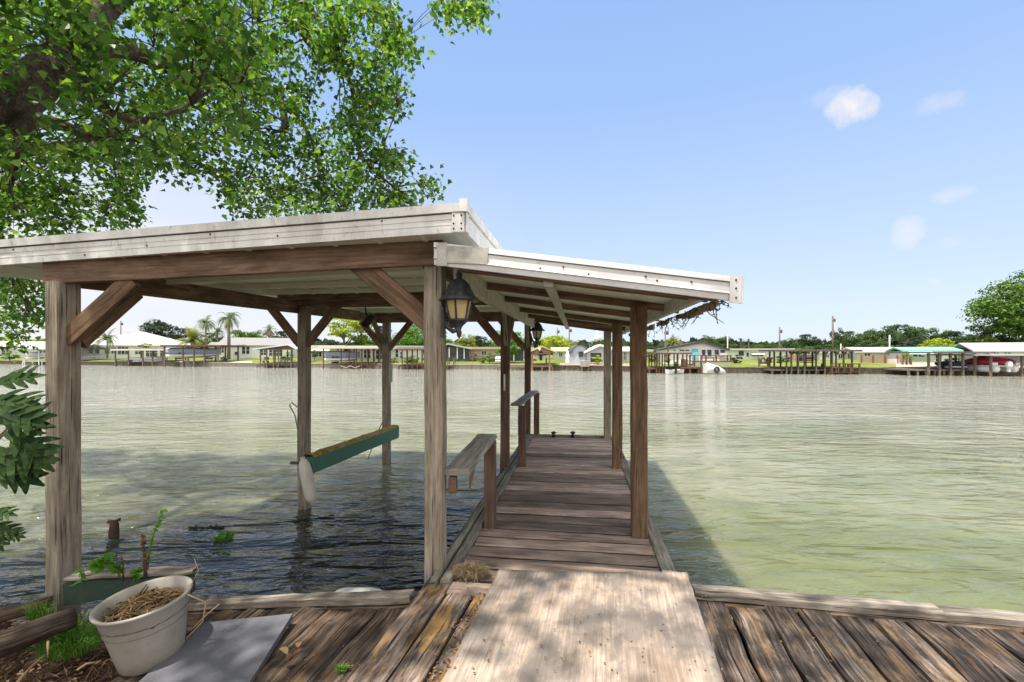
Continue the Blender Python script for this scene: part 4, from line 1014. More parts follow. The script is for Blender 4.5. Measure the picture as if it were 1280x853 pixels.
def house(label, Y, x0, x1, yb, ye, yr, wallm, roofm, roof='gable_x', depth=8, over=.35, windows=(), name='house', thick=.14, xr=None, trim=None, cat='house'):
    X0, X1 = pxX(x0, Y), pxX(x1, Y); zb, ze = -.1, pyZ(ye, Y)
    h = thing(name, label, cat, V(((X0+X1)/2, Y, 0)))
    h.rotation_euler = (0, 0, -.6*math.atan2((X0+X1)/2, Y))
    mb = MB()
    if roof == 'gable_y':
        xm = pxX(xr, Y) if xr else (X0+X1)/2; zr_ = pyZ(yr, Y)
        prism(mb, [(X0, zb), (X1, zb), (X1, ze), (xm, zr_), (X0, ze)], Y, Y+depth); mb.build('wall', M[wallm], h)
        r = MB(); s0 = (zr_-ze)/(xm-X0); s1 = (zr_-ze)/(X1-xm)
        prism(r, [(X0-over, ze-over*s0+.01), (xm, zr_+.01), (X1+over, ze-over*s1+.01), (X1+over, ze-over*s1+thick), (xm, zr_+thick), (X0-over, ze-over*s0+thick)], Y-over, Y+depth+over)
        r.build('roof', M[roofm], h)
        if trim:
            f = MB(); prism(f, [(X0-over, ze-over*s0-.08), (xm, zr_-.08), (X1+over, ze-over*s1-.08), (X1+over, ze-over*s1+thick+.01), (xm, zr_+thick+.01), (X0-over, ze-over*s0+thick+.01)], Y-over-.05, Y-over-.003); f.build('gable_trim', M[trim], h)
    else:
        bx(mb, X0, X1, Y, Y+depth, zb, ze); mb.build('wall', M[wallm], h); r = MB()
        if roof == 'gable_x':
            zr_ = pyZ(yr, Y+depth/2)
            prismx(r, [(Y-over, ze-.02), (Y+depth/2, zr_), (Y+depth+over, ze-.02), (Y+depth+over, ze+thick), (Y+depth/2, zr_+thick), (Y-over, ze+thick)], X0-over, X1+over)
        elif roof == 'flat':
            zr_ = pyZ(yr, Y); bx(r, X0-over, X1+over, Y-over, Y+depth+over, ze+.004, zr_)
        elif roof == 'hip':
            zr_ = pyZ(yr, Y+depth/2); hx = min(depth/2, (X1-X0)/2-.3); i = len(r.v)
            E = [V((X0-over, Y-over, ze)), V((X1+over, Y-over, ze)), V((X1+over, Y+depth+over, ze)), V((X0-over, Y+depth+over, ze))]
            a, b = V((X0+hx, Y+depth/2, zr_)), V((X1-hx, Y+depth/2, zr_))
            r.poly([E[0], E[1], b, a]); r.poly([E[1], E[2], b]); r.poly([E[2], E[3], a, b]); r.poly([E[3], E[0], a]); r.poly([E[3], E[2], E[1], E[0]])
        r.build('roof', M[roofm], h)
        if trim:
            f = MB(); bx(f, X0-over, X1+over, Y-over-.04, Y-over-.003, ze-.03, ze+thick+.05); f.build('fascia', M[trim], h)
    for wd in windows: window(h, Y-.003, *wd)
    return h
def pbox(h, name, mat, Y, x0, x1, y0, y1, d=.1):
    mb = MB(); bx(mb, pxX(x0, Y), pxX(x1, Y), Y-d, Y+.0, pyZ(y1, Y), pyZ(y0, Y)); return mb.build(name, M[mat], h)
def awning(h, mat, Y, x0, x1, y0, y1, out=.9):
    mb = MB(); X0, X1 = pxX(x0, Y), pxX(x1, Y); z1, z0 = pyZ(y0, Y), pyZ(y1, Y)
    mb.loft([[V((X0, Y-.01, z1)), V((X1, Y-.01, z1)), V((X1, Y-.01, z1-.06)), V((X0, Y-.01, z1-.06))], [V((X0, Y-out, z0)), V((X1, Y-out, z0)), V((X1, Y-out, z0-.06)), V((X0, Y-out, z0-.06))]]); mb.build('awning', M[mat], h)
SHIFT = [0.]
def boathouse(label, Y, x0, x1, yd, yt, yr, posts, roof='flat', depth=3.5, roofm='farwood', wm='farwood', deck=True, pw=.13, over=.3, deckx=None, rail=None, name='dock_shelter', cat='boathouse', xr=None, back=True, gablem=None):
    Yn = min(Y, Ysh((x0+x1)/2)-1.5); SHIFT[0] = Yn-Y; Y = Yn
    X0, X1 = pxX(x0, Y), pxX(x1, Y); zt, zr_, zd = pyZ(yt, Y), pyZ(yr, Y), pyZ(yd, Y)
    h = thing(name, label, cat, V(((X0+X1)/2, Y+depth/2, WATER)))
    r = MB()
    if roof == 'flat': bx(r, X0-over, X1+over, Y-over, Y+depth+over, zt+.004, zr_)
    elif roof == 'gable_y':
        xm = pxX(xr, Y) if xr else (X0+X1)/2
        prism(r, [(X0-over, zt), (xm, zr_-.13), (X1+over, zt), (X1+over, zt+.13), (xm, zr_), (X0-over, zt+.13)], Y-over, Y+depth+over)
        if gablem: g = MB(); prism(g, [(X0, zt+.02), (X1, zt+.02), (xm, zr_-.15)], Y-.05, Y+.05); g.build('gable', M[gablem], h)
    else:
        zr_ = pyZ(yr, Y+depth/2)
        prismx(r, [(Y-over, zt), (Y+depth/2, zr_-.1), (Y+depth+over, zt), (Y+depth+over, zt+.1), (Y+depth/2, zr_), (Y-over, zt+.1)], X0-over, X1+over)
    if roof != 'none': r.build('roof', M[roofm], h)
    for p in posts:
        for yy in ((Y+.1, Y+depth-.1) if back else (Y+.1,)):
            mb = MB(); x = pxX(p, Y); mb.bar(V((x, yy, WATER-1)), V((x, yy, zt)), pw, pw, up=(0, 1, 0)); mb.build('post', M[wm], h)
    if deck:
        a, b = deckx or (x0, x1); mb = MB(); bx(mb, pxX(a, Y), pxX(b, Y), Y+.25, Y+depth, zd-.14, zd); mb.build('deck', M[wm], h)
        n = max(2, int((b-a)/11))
        for k in range(n+1):
            mb = MB(); x = pxX(a+(b-a)*k/n, Y); mb.bar(V((x, Y+.35, WATER-1)), V((x, Y+.35, zd-.14)), .15, .15, up=(0, 1, 0)); mb.build('piling', M[wm], h)
    if rail:
        a, b, yy = rail; mb = MB(); zz = pyZ(yy, Y); bx(mb, pxX(a, Y), pxX(b, Y), Y+.05, Y+.13, zz-.05, zz+.03)
        bx(mb, pxX(a, Y), pxX(b, Y), Y+.06, Y+.12, (zz+zd)/2-.03, (zz+zd)/2+.03)
        for k in range(5):
            x = pxX(a+(b-a)*k/4, Y); mb.bar(V((x, Y+.09, zd)), V((x, Y+.09, zz)), .07, .06, up=(0, 1, 0))
        mb.build('railing', M[wm], h)
    return h
def covered_boat(label, Y, x0, x1, y0, y1, mat, depth=1.9, hull=None, name='covered_boat', marks=False, inside=True):
    if inside: Y += SHIFT[0]
    X0, X1 = pxX(x0, Y), pxX(x1, Y); z1, z0 = pyZ(y0, Y), pyZ(y1, Y); H = z1-z0; L = X1-X0
    b = thing(name, label, 'boat', V(((X0+X1)/2, Y+depth/2, z0)))
    def rings(zlo, zhi, k0, k1):
        out = []
        for i in range(13):
            t_ = i/12; x = X0+L*t_; bow = min(1, (1-t_)*2.6)**.6 if t_ > .6 else 1; st = 1 if t_ > .02 else .93
            w_ = depth/2*max(.12, bow)*st; top = zhi-(H*.10*(1-math.sin(math.pi*min(1, t_*1.1+.1))))*(k1 > .9); lo = zlo+(H*.25*max(0, t_-.65)/.35 if k0 < .5 else 0)
            cy = Y+depth/2
            out.append([V((x, cy-w_*.72, lo)), V((x, cy-w_, lo+(top-lo)*.35)), V((x, cy-w_*.97, top-(top-lo)*.18)), V((x, cy-w_*.55, top)), V((x, cy+w_*.55, top)), V((x, cy+w_*.97, top-(top-lo)*.18)), V((x, cy+w_, lo+(top-lo)*.35)), V((x, cy+w_*.72, lo))])
        return out
    mb = MB(); mb.loft(rings(z0, z0+H*.34, .0, .5)); mb.build('hull', M[hull or 'hull_white'], b)
    mb = MB(); mb.loft(rings(z0+H*.30, z1, .6, 1.), smooth=False); mb.build('cover', M[mat], b)
    mb = MB(); mb.bar(V((X0-.05, Y+depth/2, z0+H*.15)), V((X0-.3, Y+depth/2, z0+H*.55)), .25, .3); mb.build('motor', M['engine_black'], b)
    if marks:
        mb = MB(); x = X0+L*.34
        for dx in (-.28, .28): mb.lathe([(.001, 0), (.11, 0), (.11, .02)], Matrix.Translation(V((x+dx, Y-.012, z0+H*.42))) @ Matrix.Rotation(rad(90), 4, 'X'), 10)
        mb.bar(V((x-.25, Y-.02, z0+H*.34)), V((x+.25, Y-.02, z0+H*.34)), .02, .08); mb.build('cover_vents', M['trim_dark'], b)
    return b
def lift(parent, Y, x0, x1, yt, d=1.8):
    Y += SHIFT[0]
    for k in (.2, .8):
        mb = MB(); x = pxX(x0+(x1-x0)*k, Y); mb.bar(V((x, Y+.1, pyZ(yt, Y)-.1)), V((x, Y+d, pyZ(yt, Y)-.1)), .14, .18); mb.build('lift_cradle', M['fardark'], parent)

# -- left to right
house('long low white house with grey white roof at the far left shore', 92, -30, 108, 447, 434.5, 428, 'siding_grey', 'roof_white', depth=8, windows=((12, 20, 438, 443), (45, 55, 438, 443)))
b = boathouse('white roofed boathouse with pale boats left of the near left post', 78.5, 26, 98, 451.5, 437, 430, (30, 48, 66, 84, 97), 'gable_x', roofm='roof_white', wm='siding_grey', depth=5)
covered_boat('pale covered boat on the left in the white roofed boathouse', 79.5, 31, 47, 440, 449, 'tarp_white')
covered_boat('pale covered boat on the right in the white roofed boathouse', 79.3, 50, 68, 440, 447, 'tarp_white')
hw = house('white house with tall white hip roof behind a palm', 82, 100, 216, 452, 432, 415, 'siding_white', 'roof_white', 'hip', depth=16, over=.6, windows=((121, 125, 432.5, 442, 0), (126.5, 131, 432.5, 442, 0), (136, 141, 435, 442), (143, 148, 435, 442), (149.5, 160, 434, 443, 2), (167, 173, 436, 443), (178, 190, 436, 446, 2), (193, 205, 436, 446, 2)))
pbox(hw, 'sun_room', 'trim_white', 81.6, 118, 133, 431, 431.9, .5); pbox(hw, 'porch_rail', 'trim_white', 79, 106, 146, 446, 446.6); pbox(hw, 'garage_door', 'siding_grey', 81.9, 110, 119, 434, 444, .1)
b = boathouse('flat roofed boathouse with dark thin posts holding two white boats', 70.3, 143, 206, 451, 438.5, 436.5, (143.5, 160, 178, 190, 203), depth=5, roofm='awning_cream', wm='farwood', pw=0.14, deckx=(143, 160))
covered_boat('white boat on the left under the flat pale roof', 71, 160, 178, 447, 453, 'hull_white'); covered_boat('white boat on the right under the flat pale roof', 71.5, 180, 203, 446, 453, 'hull_white')
b = boathouse('brown flat roofed dock shelter with large blue grey covered boat', 68, 205, 275, 451.5, 433.5, 431.5, (205, 228, 242, 255, 272), depth=5, roofm='farbrown', wm='farwood', deckx=(228, 274), pw=0.16, rail=(256, 272, 447))
lift(b, 68.5, 206, 268, 447.5)
covered_boat('long blue grey covered boat hanging under the brown shelter', 69, 205, 269, 434.5, 447, 'tarp_blue', marks=True, depth=2.4)
mb = MB(); bx(mb, pxX(268, 69), pxX(273, 69), 69, 69.6, pyZ(440, 69), pyZ(435, 69)); tag(mb.build('hanging_basket', M['fence_red'], org=V((pxX(270, 69), 69, pyZ(440, 69)))), 'dark red hanging baskets under the right end of the brown shelter', 'basket')
h2 = house('long white house with shallow grey roof behind the tall palm', 77, 278, 362, 451, 433, 423.5, 'siding_white', 'roof_grey', 'gable_x', depth=10, windows=((304.5, 308, 433.5, 442.5, 0), (309.2, 312.6, 433.5, 442.5, 0), (280, 284.5, 434, 441), (325, 332, 437, 444), (335, 350, 437, 445, 3)))
house('small white wing with grey roof left of the long white house', 84, 262, 280, 450, 434, 429, 'siding_white', 'roof_grey', 'gable_x', depth=6)
pbox(h2, 'ramp', 'trim_white', 74, 305, 325, 449.5, 450.8, .6); pbox(h2, 'hose_reel', 'trim_dark', 76.9, 296.5, 300, 440, 443.5, .3)
b = boathouse('small pavilion dock with pale blue metal roof and benches', 62.3, 320, 369, 456, 437.5, 430.5, (325, 333, 341.5, 347.5, 363.5), 'gable_y', depth=4, roofm='roof_bluewhite', wm='farwood', pw=0.12, rail=(348, 363, 449), xr=361, gablem='farbrown')
for (x, lb) in ((331, 'grey bench at the left end of the blue roofed pavilion'), (353, 'grey bench at the right end of the blue roofed pavilion')):
    be = thing('bench', lb, 'bench', V((pxX(x, 63), 63, .0)))
    zz = pyZ(455.5, 63); mb = MB(); bx(mb, pxX(x-3, 63), pxX(x+3, 63), 63, 63.4, zz+.4, zz+.47); mb.build('seat', M['farwood'], be)
    mb = MB(); bx(mb, pxX(x-3, 63), pxX(x+3, 63), 63.4, 63.46, zz+.55, zz+.95); mb.build('backrest', M['farwood'], be)
    for s in (-2.6, 2.6): mb = MB(); bx(mb, pxX(x+s, 63)-.04, pxX(x+s, 63)+.04, 63.02, 63.45, zz, zz+.46); mb.build('leg', M['farwood'], be)
h3 = house('pale yellow house with flat roof and cream awning', 69, 372, 428, 451.5, 436.5, 432, 'siding_cream', 'awning_cream', 'flat', depth=8, windows=((395, 402, 440, 446),))
awning(h3, 'awning_cream', 69, 388, 412, 435.5, 438.5)
b = boathouse('long flat roofed boathouse with rope swags and blue covered boat', 59.3, 402, 474, 455.5, 436, 432.7, (404, 426, 436, 445, 452, 459, 467.5, 474.5), depth=5, roofm='awning_cream', wm='farbrown', deckx=(426, 477), pw=0.12)
lift(b, 60, 408, 440, 452.5)
covered_boat('light blue covered boat raised in the long flat roofed boathouse', 60.5, 405, 446, 438.5, 452, 'tarp_blue', marks=True, depth=2.3)
mb = MB()
for a, c in ((426, 438), (438, 450)):
    mb.tube([I(a+(c-a)*k/8, 457.5+2.2*math.sin(math.pi*k/8), 57) for k in range(9)], .05, 5)
mb.build('rope_swag', M['rope'], b)
h4 = house('pale grey green house with white flat roof and tall glass doors', 65, 440, 526, 452.5, 437, 432.5, 'siding_grey', 'roof_white', 'flat', depth=9, windows=((456, 459, 437.5, 448, 0), (461, 464, 437.5, 448, 0), (470, 478, 438, 449, 1), (494, 497.5, 436.5, 447, 0, 'trim_white', 'screen'), (500, 503, 440, 448, 0)))
b = boathouse('low brown roofed empty boat shelter before the green lawn', 57, 498, 528, 456.5, 437.5, 434, (502.5, 508.5, 515.5, 521.5, 527.5), 'gable_x', depth=3, roofm='farbrown', wm='farbrown', pw=0.11)
h5 = house('white gabled screened porch house with dark screens behind the near post', 62, 548, 586, 451, 436.5, 431, 'screen', 'roof_white', 'gable_y', depth=6, xr=560, thick=.2)
for x in (551, 561.5, 571.5, 580): pbox(h5, 'porch_column', 'trim_white', 61.9, x-.5, x+.5, 434.5, 449, .12)
h6 = house('pinkish house with tan roof right of the screened porch', 66, 577, 634, 450, 437, 434, 'siding_pink', 'roof_tan', 'flat', depth=7, windows=((580.5, 583, 439, 446, 0), (584.5, 586.5, 439, 446, 0), (602, 608, 439, 444)))
b = boathouse('small weathered landing with two posts and a bird perch', 55.8, 552, 564, 457, 447, 446, (559.5, 567), 'none', depth=1.6, wm='fardark', pw=0.10)
h7 = house('white roofed house with dark glazed wall behind the green tree', 62, 632, 664, 451.5, 437, 434, 'screen', 'roof_white', 'flat', depth=6, windows=((655, 657.5, 438, 450, 0), (660, 662.5, 438, 450, 0)))
pbox(h7, 'post', 'trim_white', 61.8, 641.8, 642.8, 437, 451)
bt = boathouse('tan gabled boathouse on stilts with cream roof edge', 52.4, 664.5, 691, 457.5, 441.5, 432.8, (665.5, 687), 'gable_y', depth=5, roofm='roof_tan', wm='siding_tan', pw=0.17, gablem='siding_tan', over=.4, back=True)
mb = MB(); bx(mb, pxX(669, 50.6), pxX(685, 50.6), 50.455, 50.63, pyZ(443, 50.6), pyZ(442, 50.6)); mb.build('crossbeam', M['fence_red'], bt)
mb = MB(); mb.ball(V((pxX(674.5, 50.45), 50.45, pyZ(436.8, 50.45))), .12, .1, .14); mb.build('gable_ornament', M['trim_white'], bt)
bo_ = thing('motor_boat', 'white motor boat hoisted under the tan gabled boathouse', 'boat', V((pxX(676, 53.5), 54.5, pyZ(450, 53.5))))
def hullend(mb, xc, Y, y0, y1, wpx, L=4.5):
    z1, z0 = pyZ(y0, Y), pyZ(y1, Y); X = pxX(xc, Y); w_ = wpx*Y/F_PX/2; H = z1-z0
    R_ = []
    for i in range(9):
        t_ = i/8; k = 1 if t_ < .5 else max(.05, 1-((t_-.5)*2)**2.2); y = Y+L*t_
        R_.append([V((X, y, z0+H*.25*t_)), V((X-w_*.62*k, y, z0+H*(.22+.2*t_))), V((X-w_*k, y, z0+H*.62)), V((X-w_*k, y, z1+H*.1*t_)), V((X, y, z1-H*.06+H*.1*t_)), V((X+w_*k, y, z1+H*.1*t_)), V((X+w_*k, y, z0+H*.62)), V((X+w_*.62*k, y, z0+H*(.22+.2*t_)))])
    mb.loft(R_)
mb = MB(); hullend(mb, 676.5, 51.4, 444.5, 449.8, 16); mb.build('hull', M['hull_white'], bo_)
mb = MB(); x = pxX(676, 51.3); mb.bar(V((x, 51.15, pyZ(450.5, 53))), V((x, 51.15, pyZ(441.5, 53))), .28, .35, up=(0, 1, 0)); mb.ball(V((x, 51.1, pyZ(442.5, 53))), .26, .3, .30); mb.build('outboard_motor', M['engine_black'], bo_)
# white ibis-like lump is a boat under tarp beside the tree
covered_boat('pale tarp covered dinghy beside the trunk of the green tree', 54.8, 619, 630, 446, 452.5, 'tarp_white', inside=False, depth=1.4)
b = boathouse('narrow plank dock in front of the green tree', 51.4, 622, 664, 458.6, 458, 457.5, (), 'none', depth=1.5, wm='farwood')
# arched shed
Y = 55; X0, X1 = pxX(715.5, Y), pxX(734, Y); shd = thing('arched_shed', 'blue grey garden shed with rounded barn roof', 'shed', V(((X0+X1)/2, Y+2, 0)))
zb, z1 = pyZ(455, Y), pyZ(432.5, Y); xm = (X0+X1)/2; hw_ = (X1-X0)/2; zs = pyZ(441, Y)
arc = [(xm+hw_*math.cos(a), zs+(z1-zs)*math.sin(a)) for a in [math.pi*k/14 for k in range(15)]]
mb = MB(); prism(mb, [(X0, -.05), (X1, -.05)]+arc, Y, Y+4); mb.build('wall', M['siding_blue'], shd)
mb = MB(); ar2 = [(xm+(hw_+.12)*math.cos(a), zs+(z1-zs+.12)*math.sin(a)) for a in [math.pi*k/14 for k in range(15)]]
prism(mb, ar2+[(p[0], p[1]) for p in reversed([(xm+(hw_+.01)*math.cos(a), zs+(z1-zs+.01)*math.sin(a)) for a in [math.pi*k/14 for k in range(15)]])], Y-.2, Y+4.2); mb.build('roof', M['roof_dark'], shd)
window(shd, Y-.003, 724, 728, 440.5, 445.5, 1, 'trim_dark')
h8 = house('blue grey gabled boathouse with white eaves beside the arched shed', 53.5, 734, 772, 456.5, 439.5, 432, 'siding_blue', 'roof_white', 'gable_y', depth=7, xr=750, thick=.16, trim='trim_white', windows=((738, 752, 441, 453, 0, 'trim_white', 'screen'),))
stp = thing('floating_steps', 'white dock steps standing in the water before the arched shed', 'steps', V((pxX(731, 50.2), 50.2, WATER)))
mb = MB(); bx(mb, pxX(726, 50.2), pxX(736, 50.2), 49.8, 50.6, pyZ(458.5, 50.2), pyZ(451, 50.2)); mb.build('box', M['concrete'], stp)
for x in (727, 735): mb = MB(); bx(mb, pxX(x, 50.2)-.08, pxX(x, 50.2)+.08, 49.9, 50.1, WATER-.5, pyZ(458, 50.2)); mb.build('leg', M['farwood'], stp)
house('small beige cabin between the lime tree and the arched shed', 66, 692, 716, 449, 440, 435.5, 'siding_grey', 'roof_tan', 'gable_x', depth=5, windows=((699, 703, 441, 446),))
jn = thing('statue', 'pale draped garden statue left of the arched shed', 'statue', V((pxX(709, 54), 54, 0)))
mb = MB(); mb.lathe([(.3, -.02), (.28, .3), (.22, .8), (.26, 1.1), (.14, 1.32), (.13, 1.45), (.09, 1.58), (.01, 1.62)], Matrix.Translation(V((pxX(709.5, 54), 54, .0))), 10, caps=True); mb.build('figure', M['trim_white'], jn)
house('grey house glimpsed between the dock posts', 56, 770, 792, 456, 440, 435, 'siding_grey', 'roof_white', 'gable_x', depth=6, windows=((780, 783, 440, 450),))
house('low cream house behind the dock shelter right of the near dock post', 60, 800, 836, 451, 440, 437, 'siding_cream', 'roof_white', 'flat', depth=6)
# white house with teal door
hg = house('white gabled house with turquoise door and dark roof edge', 51, 829, 905, 456, 437, 428, 'siding_white', 'roof_dark', 'gable_y', depth=9, xr=877, thick=.12, over=.3, trim='trim_dark',
           windows=((876.5, 881, 437.5, 444.5, 0), (883, 888, 437.5, 444.5, 0), (891.5, 896.5, 437.5, 443.5, 0), (898, 903.5, 437.5, 443.5, 0), (850, 856, 437.3, 439, 0), (857, 862, 437.3, 439, 0), (843.5, 845.5, 437.5, 439, 0)))
pbox(hg, 'door', 'door_teal', 50.99, 865, 872, 436, 451.5, .12); pbox(hg, 'awning', 'pink_wall', 50.9, 897, 905, 441.5, 444.5, .35)
tw = thing('terrace', 'white walled raised terrace with brown railing before the gabled house', 'terrace', V((pxX(888, 49), 49, 0)))
pbox(tw, 'terrace_wall', 'siding_white', 49, 866, 913, 452, 458, .2); mb = MB(); bx(mb, pxX(862, 49), pxX(913, 49), 48.6, 50.9, pyZ(452, 49), pyZ(451.3, 49)); mb.build('floor', M['farbrown'], tw)
for x in (876, 894, 908, 912): mb = MB(); bx(mb, pxX(x, 49)-.06, pxX(x, 49)+.06, 48.7, 48.82, pyZ(452, 49), pyZ(444, 49)); mb.build('railing_post', M['farbrown'], tw)
mb = MB(); bx(mb, pxX(861, 49), pxX(913, 49), 48.7, 48.8, pyZ(445.2, 49), pyZ(444.5, 49)); bx(mb, pxX(861, 49), pxX(913, 49), 48.7, 48.8, pyZ(449, 49), pyZ(448.4, 49)); mb.build('handrail', M['farbrown'], tw)
b = boathouse('dark brown boat shelter with small boat left of the gabled house', 46.3, 820, 860, 460.3, 443, 441, (821, 824.5, 828.5, 831.5, 847, 854, 859), depth=2.6, roofm='farbrown', wm='farbrown', deckx=(813, 833), pw=0.10)
b = boathouse('plank dock with railing before the turquoise door', 46, 854, 884, 459.3, 444, 443.5, (877, 883), 'none', depth=3, wm='farbrown', deckx=(853, 886))
mb = MB(); x = 852; bx(mb, pxX(852, 46.6), pxX(860, 46.6), 46.6, 46.8, pyZ(459, 46.6), pyZ(449, 46.6)); mb.build('screen_panel', M['siding_tan'], b)
sk = thing('skiff', 'small white skiff with black outboard moored under the dark brown shelter', 'boat', V((pxX(842, 44.2), 44.2, WATER)))
mb = MB(); X0, X1 = pxX(832, 44.2), pxX(853, 44.2)
mb.loft([[V((X0+(X1-X0)*t_, 44.2-.55*k, -.20+.15*abs(t_-.4))), V((X0+(X1-X0)*t_, 44.2-.35*k, WATER+.02)), V((X0+(X1-X0)*t_, 44.2+.35*k, WATER+.02)), V((X0+(X1-X0)*t_, 44.2+.55*k, -.20+.15*abs(t_-.4))), V((X0+(X1-X0)*t_, 44.2, -.27))] for t_, k in ((0, .15), (.15, .6), (.4, 1), (.7, 1), (1, .9))]); mb.build('hull', M['hull_white'], sk)
mb = MB(); x = pxX(845, 43.6); mb.ball(V((x, 43.6, pyZ(455.5, 43.6))), .22, .25, .25); mb.bar(V((x, 43.65, pyZ(456, 43.6))), V((x, 43.65, pyZ(467, 43.6))), .16, .2, up=(0, 1, 0)); mb.build('outboard_motor', M['engine_black'], sk)
wb = thing('beached_boat', 'white upturned boat hull with a black tyre hung on its end', 'boat', V((pxX(895, 45), 45, WATER)))
mb = MB(); X0, X1 = pxX(884, 43.2), pxX(907, 43.2)
mb.loft([[V((X0+(X1-X0)*t_, 43.2, pyZ(467, 43.2))), V((X0+(X1-X0)*t_, 43.1, pyZ(467-h_*.7, 43.2))), V((X0+(X1-X0)*t_, 43.6, pyZ(467-h_, 43.2))), V((X0+(X1-X0)*t_, 44.3, pyZ(467-h_*.8, 43.2))), V((X0+(X1-X0)*t_, 44.4, pyZ(467, 43.2)))] for t_, h_ in ((0, 12), (.1, 13.5), (.35, 11.5), (.7, 9), (.92, 6), (1, 2.5))], smooth=True); mb.build('hull', M['hull_white'], wb)
mb = MB(); T = Matrix.Translation(V((pxX(896, 43.0), 42.98, pyZ(462.3, 43.0)))) @ Matrix.Rotation(rad(20), 4, 'Z') @ Matrix.Rotation(rad(90), 4, 'X')
mb.lathe([(.17, -.07), (.28, -.07), (.31, 0), (.28, .07), (.17, .07), (.17, -.07)], T, 18); mb.build('tyre', M['engine_black'], wb)
tb = thing('patio_table', 'dark patio table on the white terrace', 'table', V((pxX(884, 50), 50, pyZ(452, 50))))
mb = MB(); bx(mb, pxX(880, 50), pxX(892, 50), 49.4, 50.2, pyZ(447.6, 50), pyZ(447, 50)); mb.build('tabletop', M['trim_dark'], tb)
for x in (881, 891): mb = MB(); bx(mb, pxX(x, 50)-.04, pxX(x, 50)+.04, 49.7, 49.8, pyZ(451.8, 50), pyZ(447.6, 50)); mb.build('leg', M['trim_dark'], tb)
h9 = house('long white house with flat roof behind the clipped dark hedge', 60, 906, 982, 451.5, 438, 436, 'siding_white', 'roof_white', 'flat', depth=8, over=.5, windows=((934, 936.5, 441, 446, 0), (940, 953, 442.5, 445, 2), (925, 931, 439, 445, 0, 'trim_white', 'screen')))
awning(h9, 'siding_grey', 60, 939, 954, 441, 443, .6)
for (x, lb) in ((955, 'trestle stand with crossed legs on the lawn edge'), ):
    ts = thing('boat_trestle', 'grey trestle with crossed arms on the dock left of the pergola', 'trestle', V((pxX(x, 45), 45, WATER)))
    for s in (-6, 5): mb = MB(); x_ = pxX(x+s, 45); mb.bar(V((x_, 45, WATER-.5)), V((x_, 45, pyZ(448, 45))), .15, .15, up=(0, 1, 0)); mb.build('post', M['farwood'], ts)
    mb = MB(); bx(mb, pxX(x-8, 45), pxX(x+8, 45), 45, 46, pyZ(462, 45), pyZ(461, 45)); mb.build('deck', M['farwood'], ts)
    for a, c in ((-8, -3), (-2, -6), (-1, 4), (5, 0), (6, 9), (10, 6)): mb = MB(); mb.bar(V((pxX(x+a, 45), 44.95, pyZ(447, 45))), V((pxX(x+c, 45), 44.95, pyZ(453.5, 45))), .12, .12, up=(0, 1, 0)); mb.build('brace', M['farwood'], ts)
    mb = MB(); bx(mb, pxX(x-6, 45), pxX(x+6, 45), 45.02, 45.1, pyZ(455, 45), pyZ(453, 45)); mb.build('crossbar', M['farwood'], ts)
b = boathouse('long dark pergola dock with flat roof and braced posts', 44.2, 976, 1071, 462, 439.6, 437.2, (984, 990, 998.5, 1006.5, 1021, 1032, 1041, 1046, 1055.5, 1066), depth=3, roofm='fardark', wm='fardark', deckx=(968, 1072), pw=0.12, over=.3)
for p in (990, 1021, 1032, 1046, 1055.5):
    for s in (-3.2, 3.2): mb = MB(); mb.bar(V((pxX(p, 44.2), 44.25, pyZ(443.5, 44.2))), V((pxX(p+s, 44.2), 44.25, pyZ(439.8, 44.2))), .10, .10, up=(0, 1, 0)); mb.build('brace', M['fardark'], b)
b = boathouse('low open dock frame at the right end of the pergola', 43.4, 1040, 1075, 465, 455, 454.2, (1041, 1064, 1075), 'none', depth=1.6, wm='farbrown', rail=(1040, 1076, 454.8), pw=0.11, deckx=(1040, 1076))
covered_boat('dark covered boat on the grass behind the pergola', 52, 1009, 1024, 442.5, 452, 'tarp_brown', inside=False, depth=2, hull='tarp_brown')
def fence(label, Y, x0, x1, y0, y1, mat, pm, n, dy=0.):
    f = thing('fence', label, 'fence', V((pxX((x0+x1)/2, Y), Y, 0))); mb = MB()
    m_ = int((x1-x0)*1.2)
    for k in range(m_):
        a, c = x0+(x1-x0)*k/m_, x0+(x1-x0)*(k+.93)/m_; yy = Y+dy*k/m_; mb.bar(V((pxX((a+c)/2, Y), yy, -.05)), V((pxX((a+c)/2, Y), yy, pyZ(y0, Y)+R.uniform(-.03, .03))), pxX(c, Y)-pxX(a, Y), .04, up=(0, 1, 0), ch=.003)
    mb.build('boards', M[mat], f)
    for k in range(n+1):
        mb = MB(); x = pxX(x0+(x1-x0)*k/n, Y); yy = Y+dy*k/n-.08; mb.bar(V((x, yy, -.1)), V((x, yy, pyZ(y0, Y)+.08)), .12, .12, up=(0, 1, 0)); mb.build('post', M[pm], f)
fence('pale tan plank fence behind the pergola', 57, 983, 1012, 443, 454, 'fence_tan', 'fence_tan', 3)
fence('red brown post and board fence right of the pergola', 52, 1076, 1113, 445, 457, 'fence_tan', 'fence_red', 4, -2.5)
house('distant white caravan behind the pergola posts', 60, 1026, 1046, 452, 442, 440, 'siding_white', 'roof_white', 'flat', depth=3, windows=((1033, 1036, 444, 447),), name='caravan', cat='caravan')
house('cream bungalow behind the right end of the pergola', 66, 1044, 1078, 450, 441.5, 439.5, 'siding_cream', 'roof_white', 'flat', depth=6, windows=((1050, 1054, 443, 448), (1060, 1064, 443, 448)))
house('long pale house with white metal roof behind the red brown fence', 62, 1076, 1126, 450, 441, 435.5, 'siding_grey', 'roof_white', 'gable_x', depth=8, windows=((1084, 1090, 442, 445), (1113, 1120, 445, 449)))
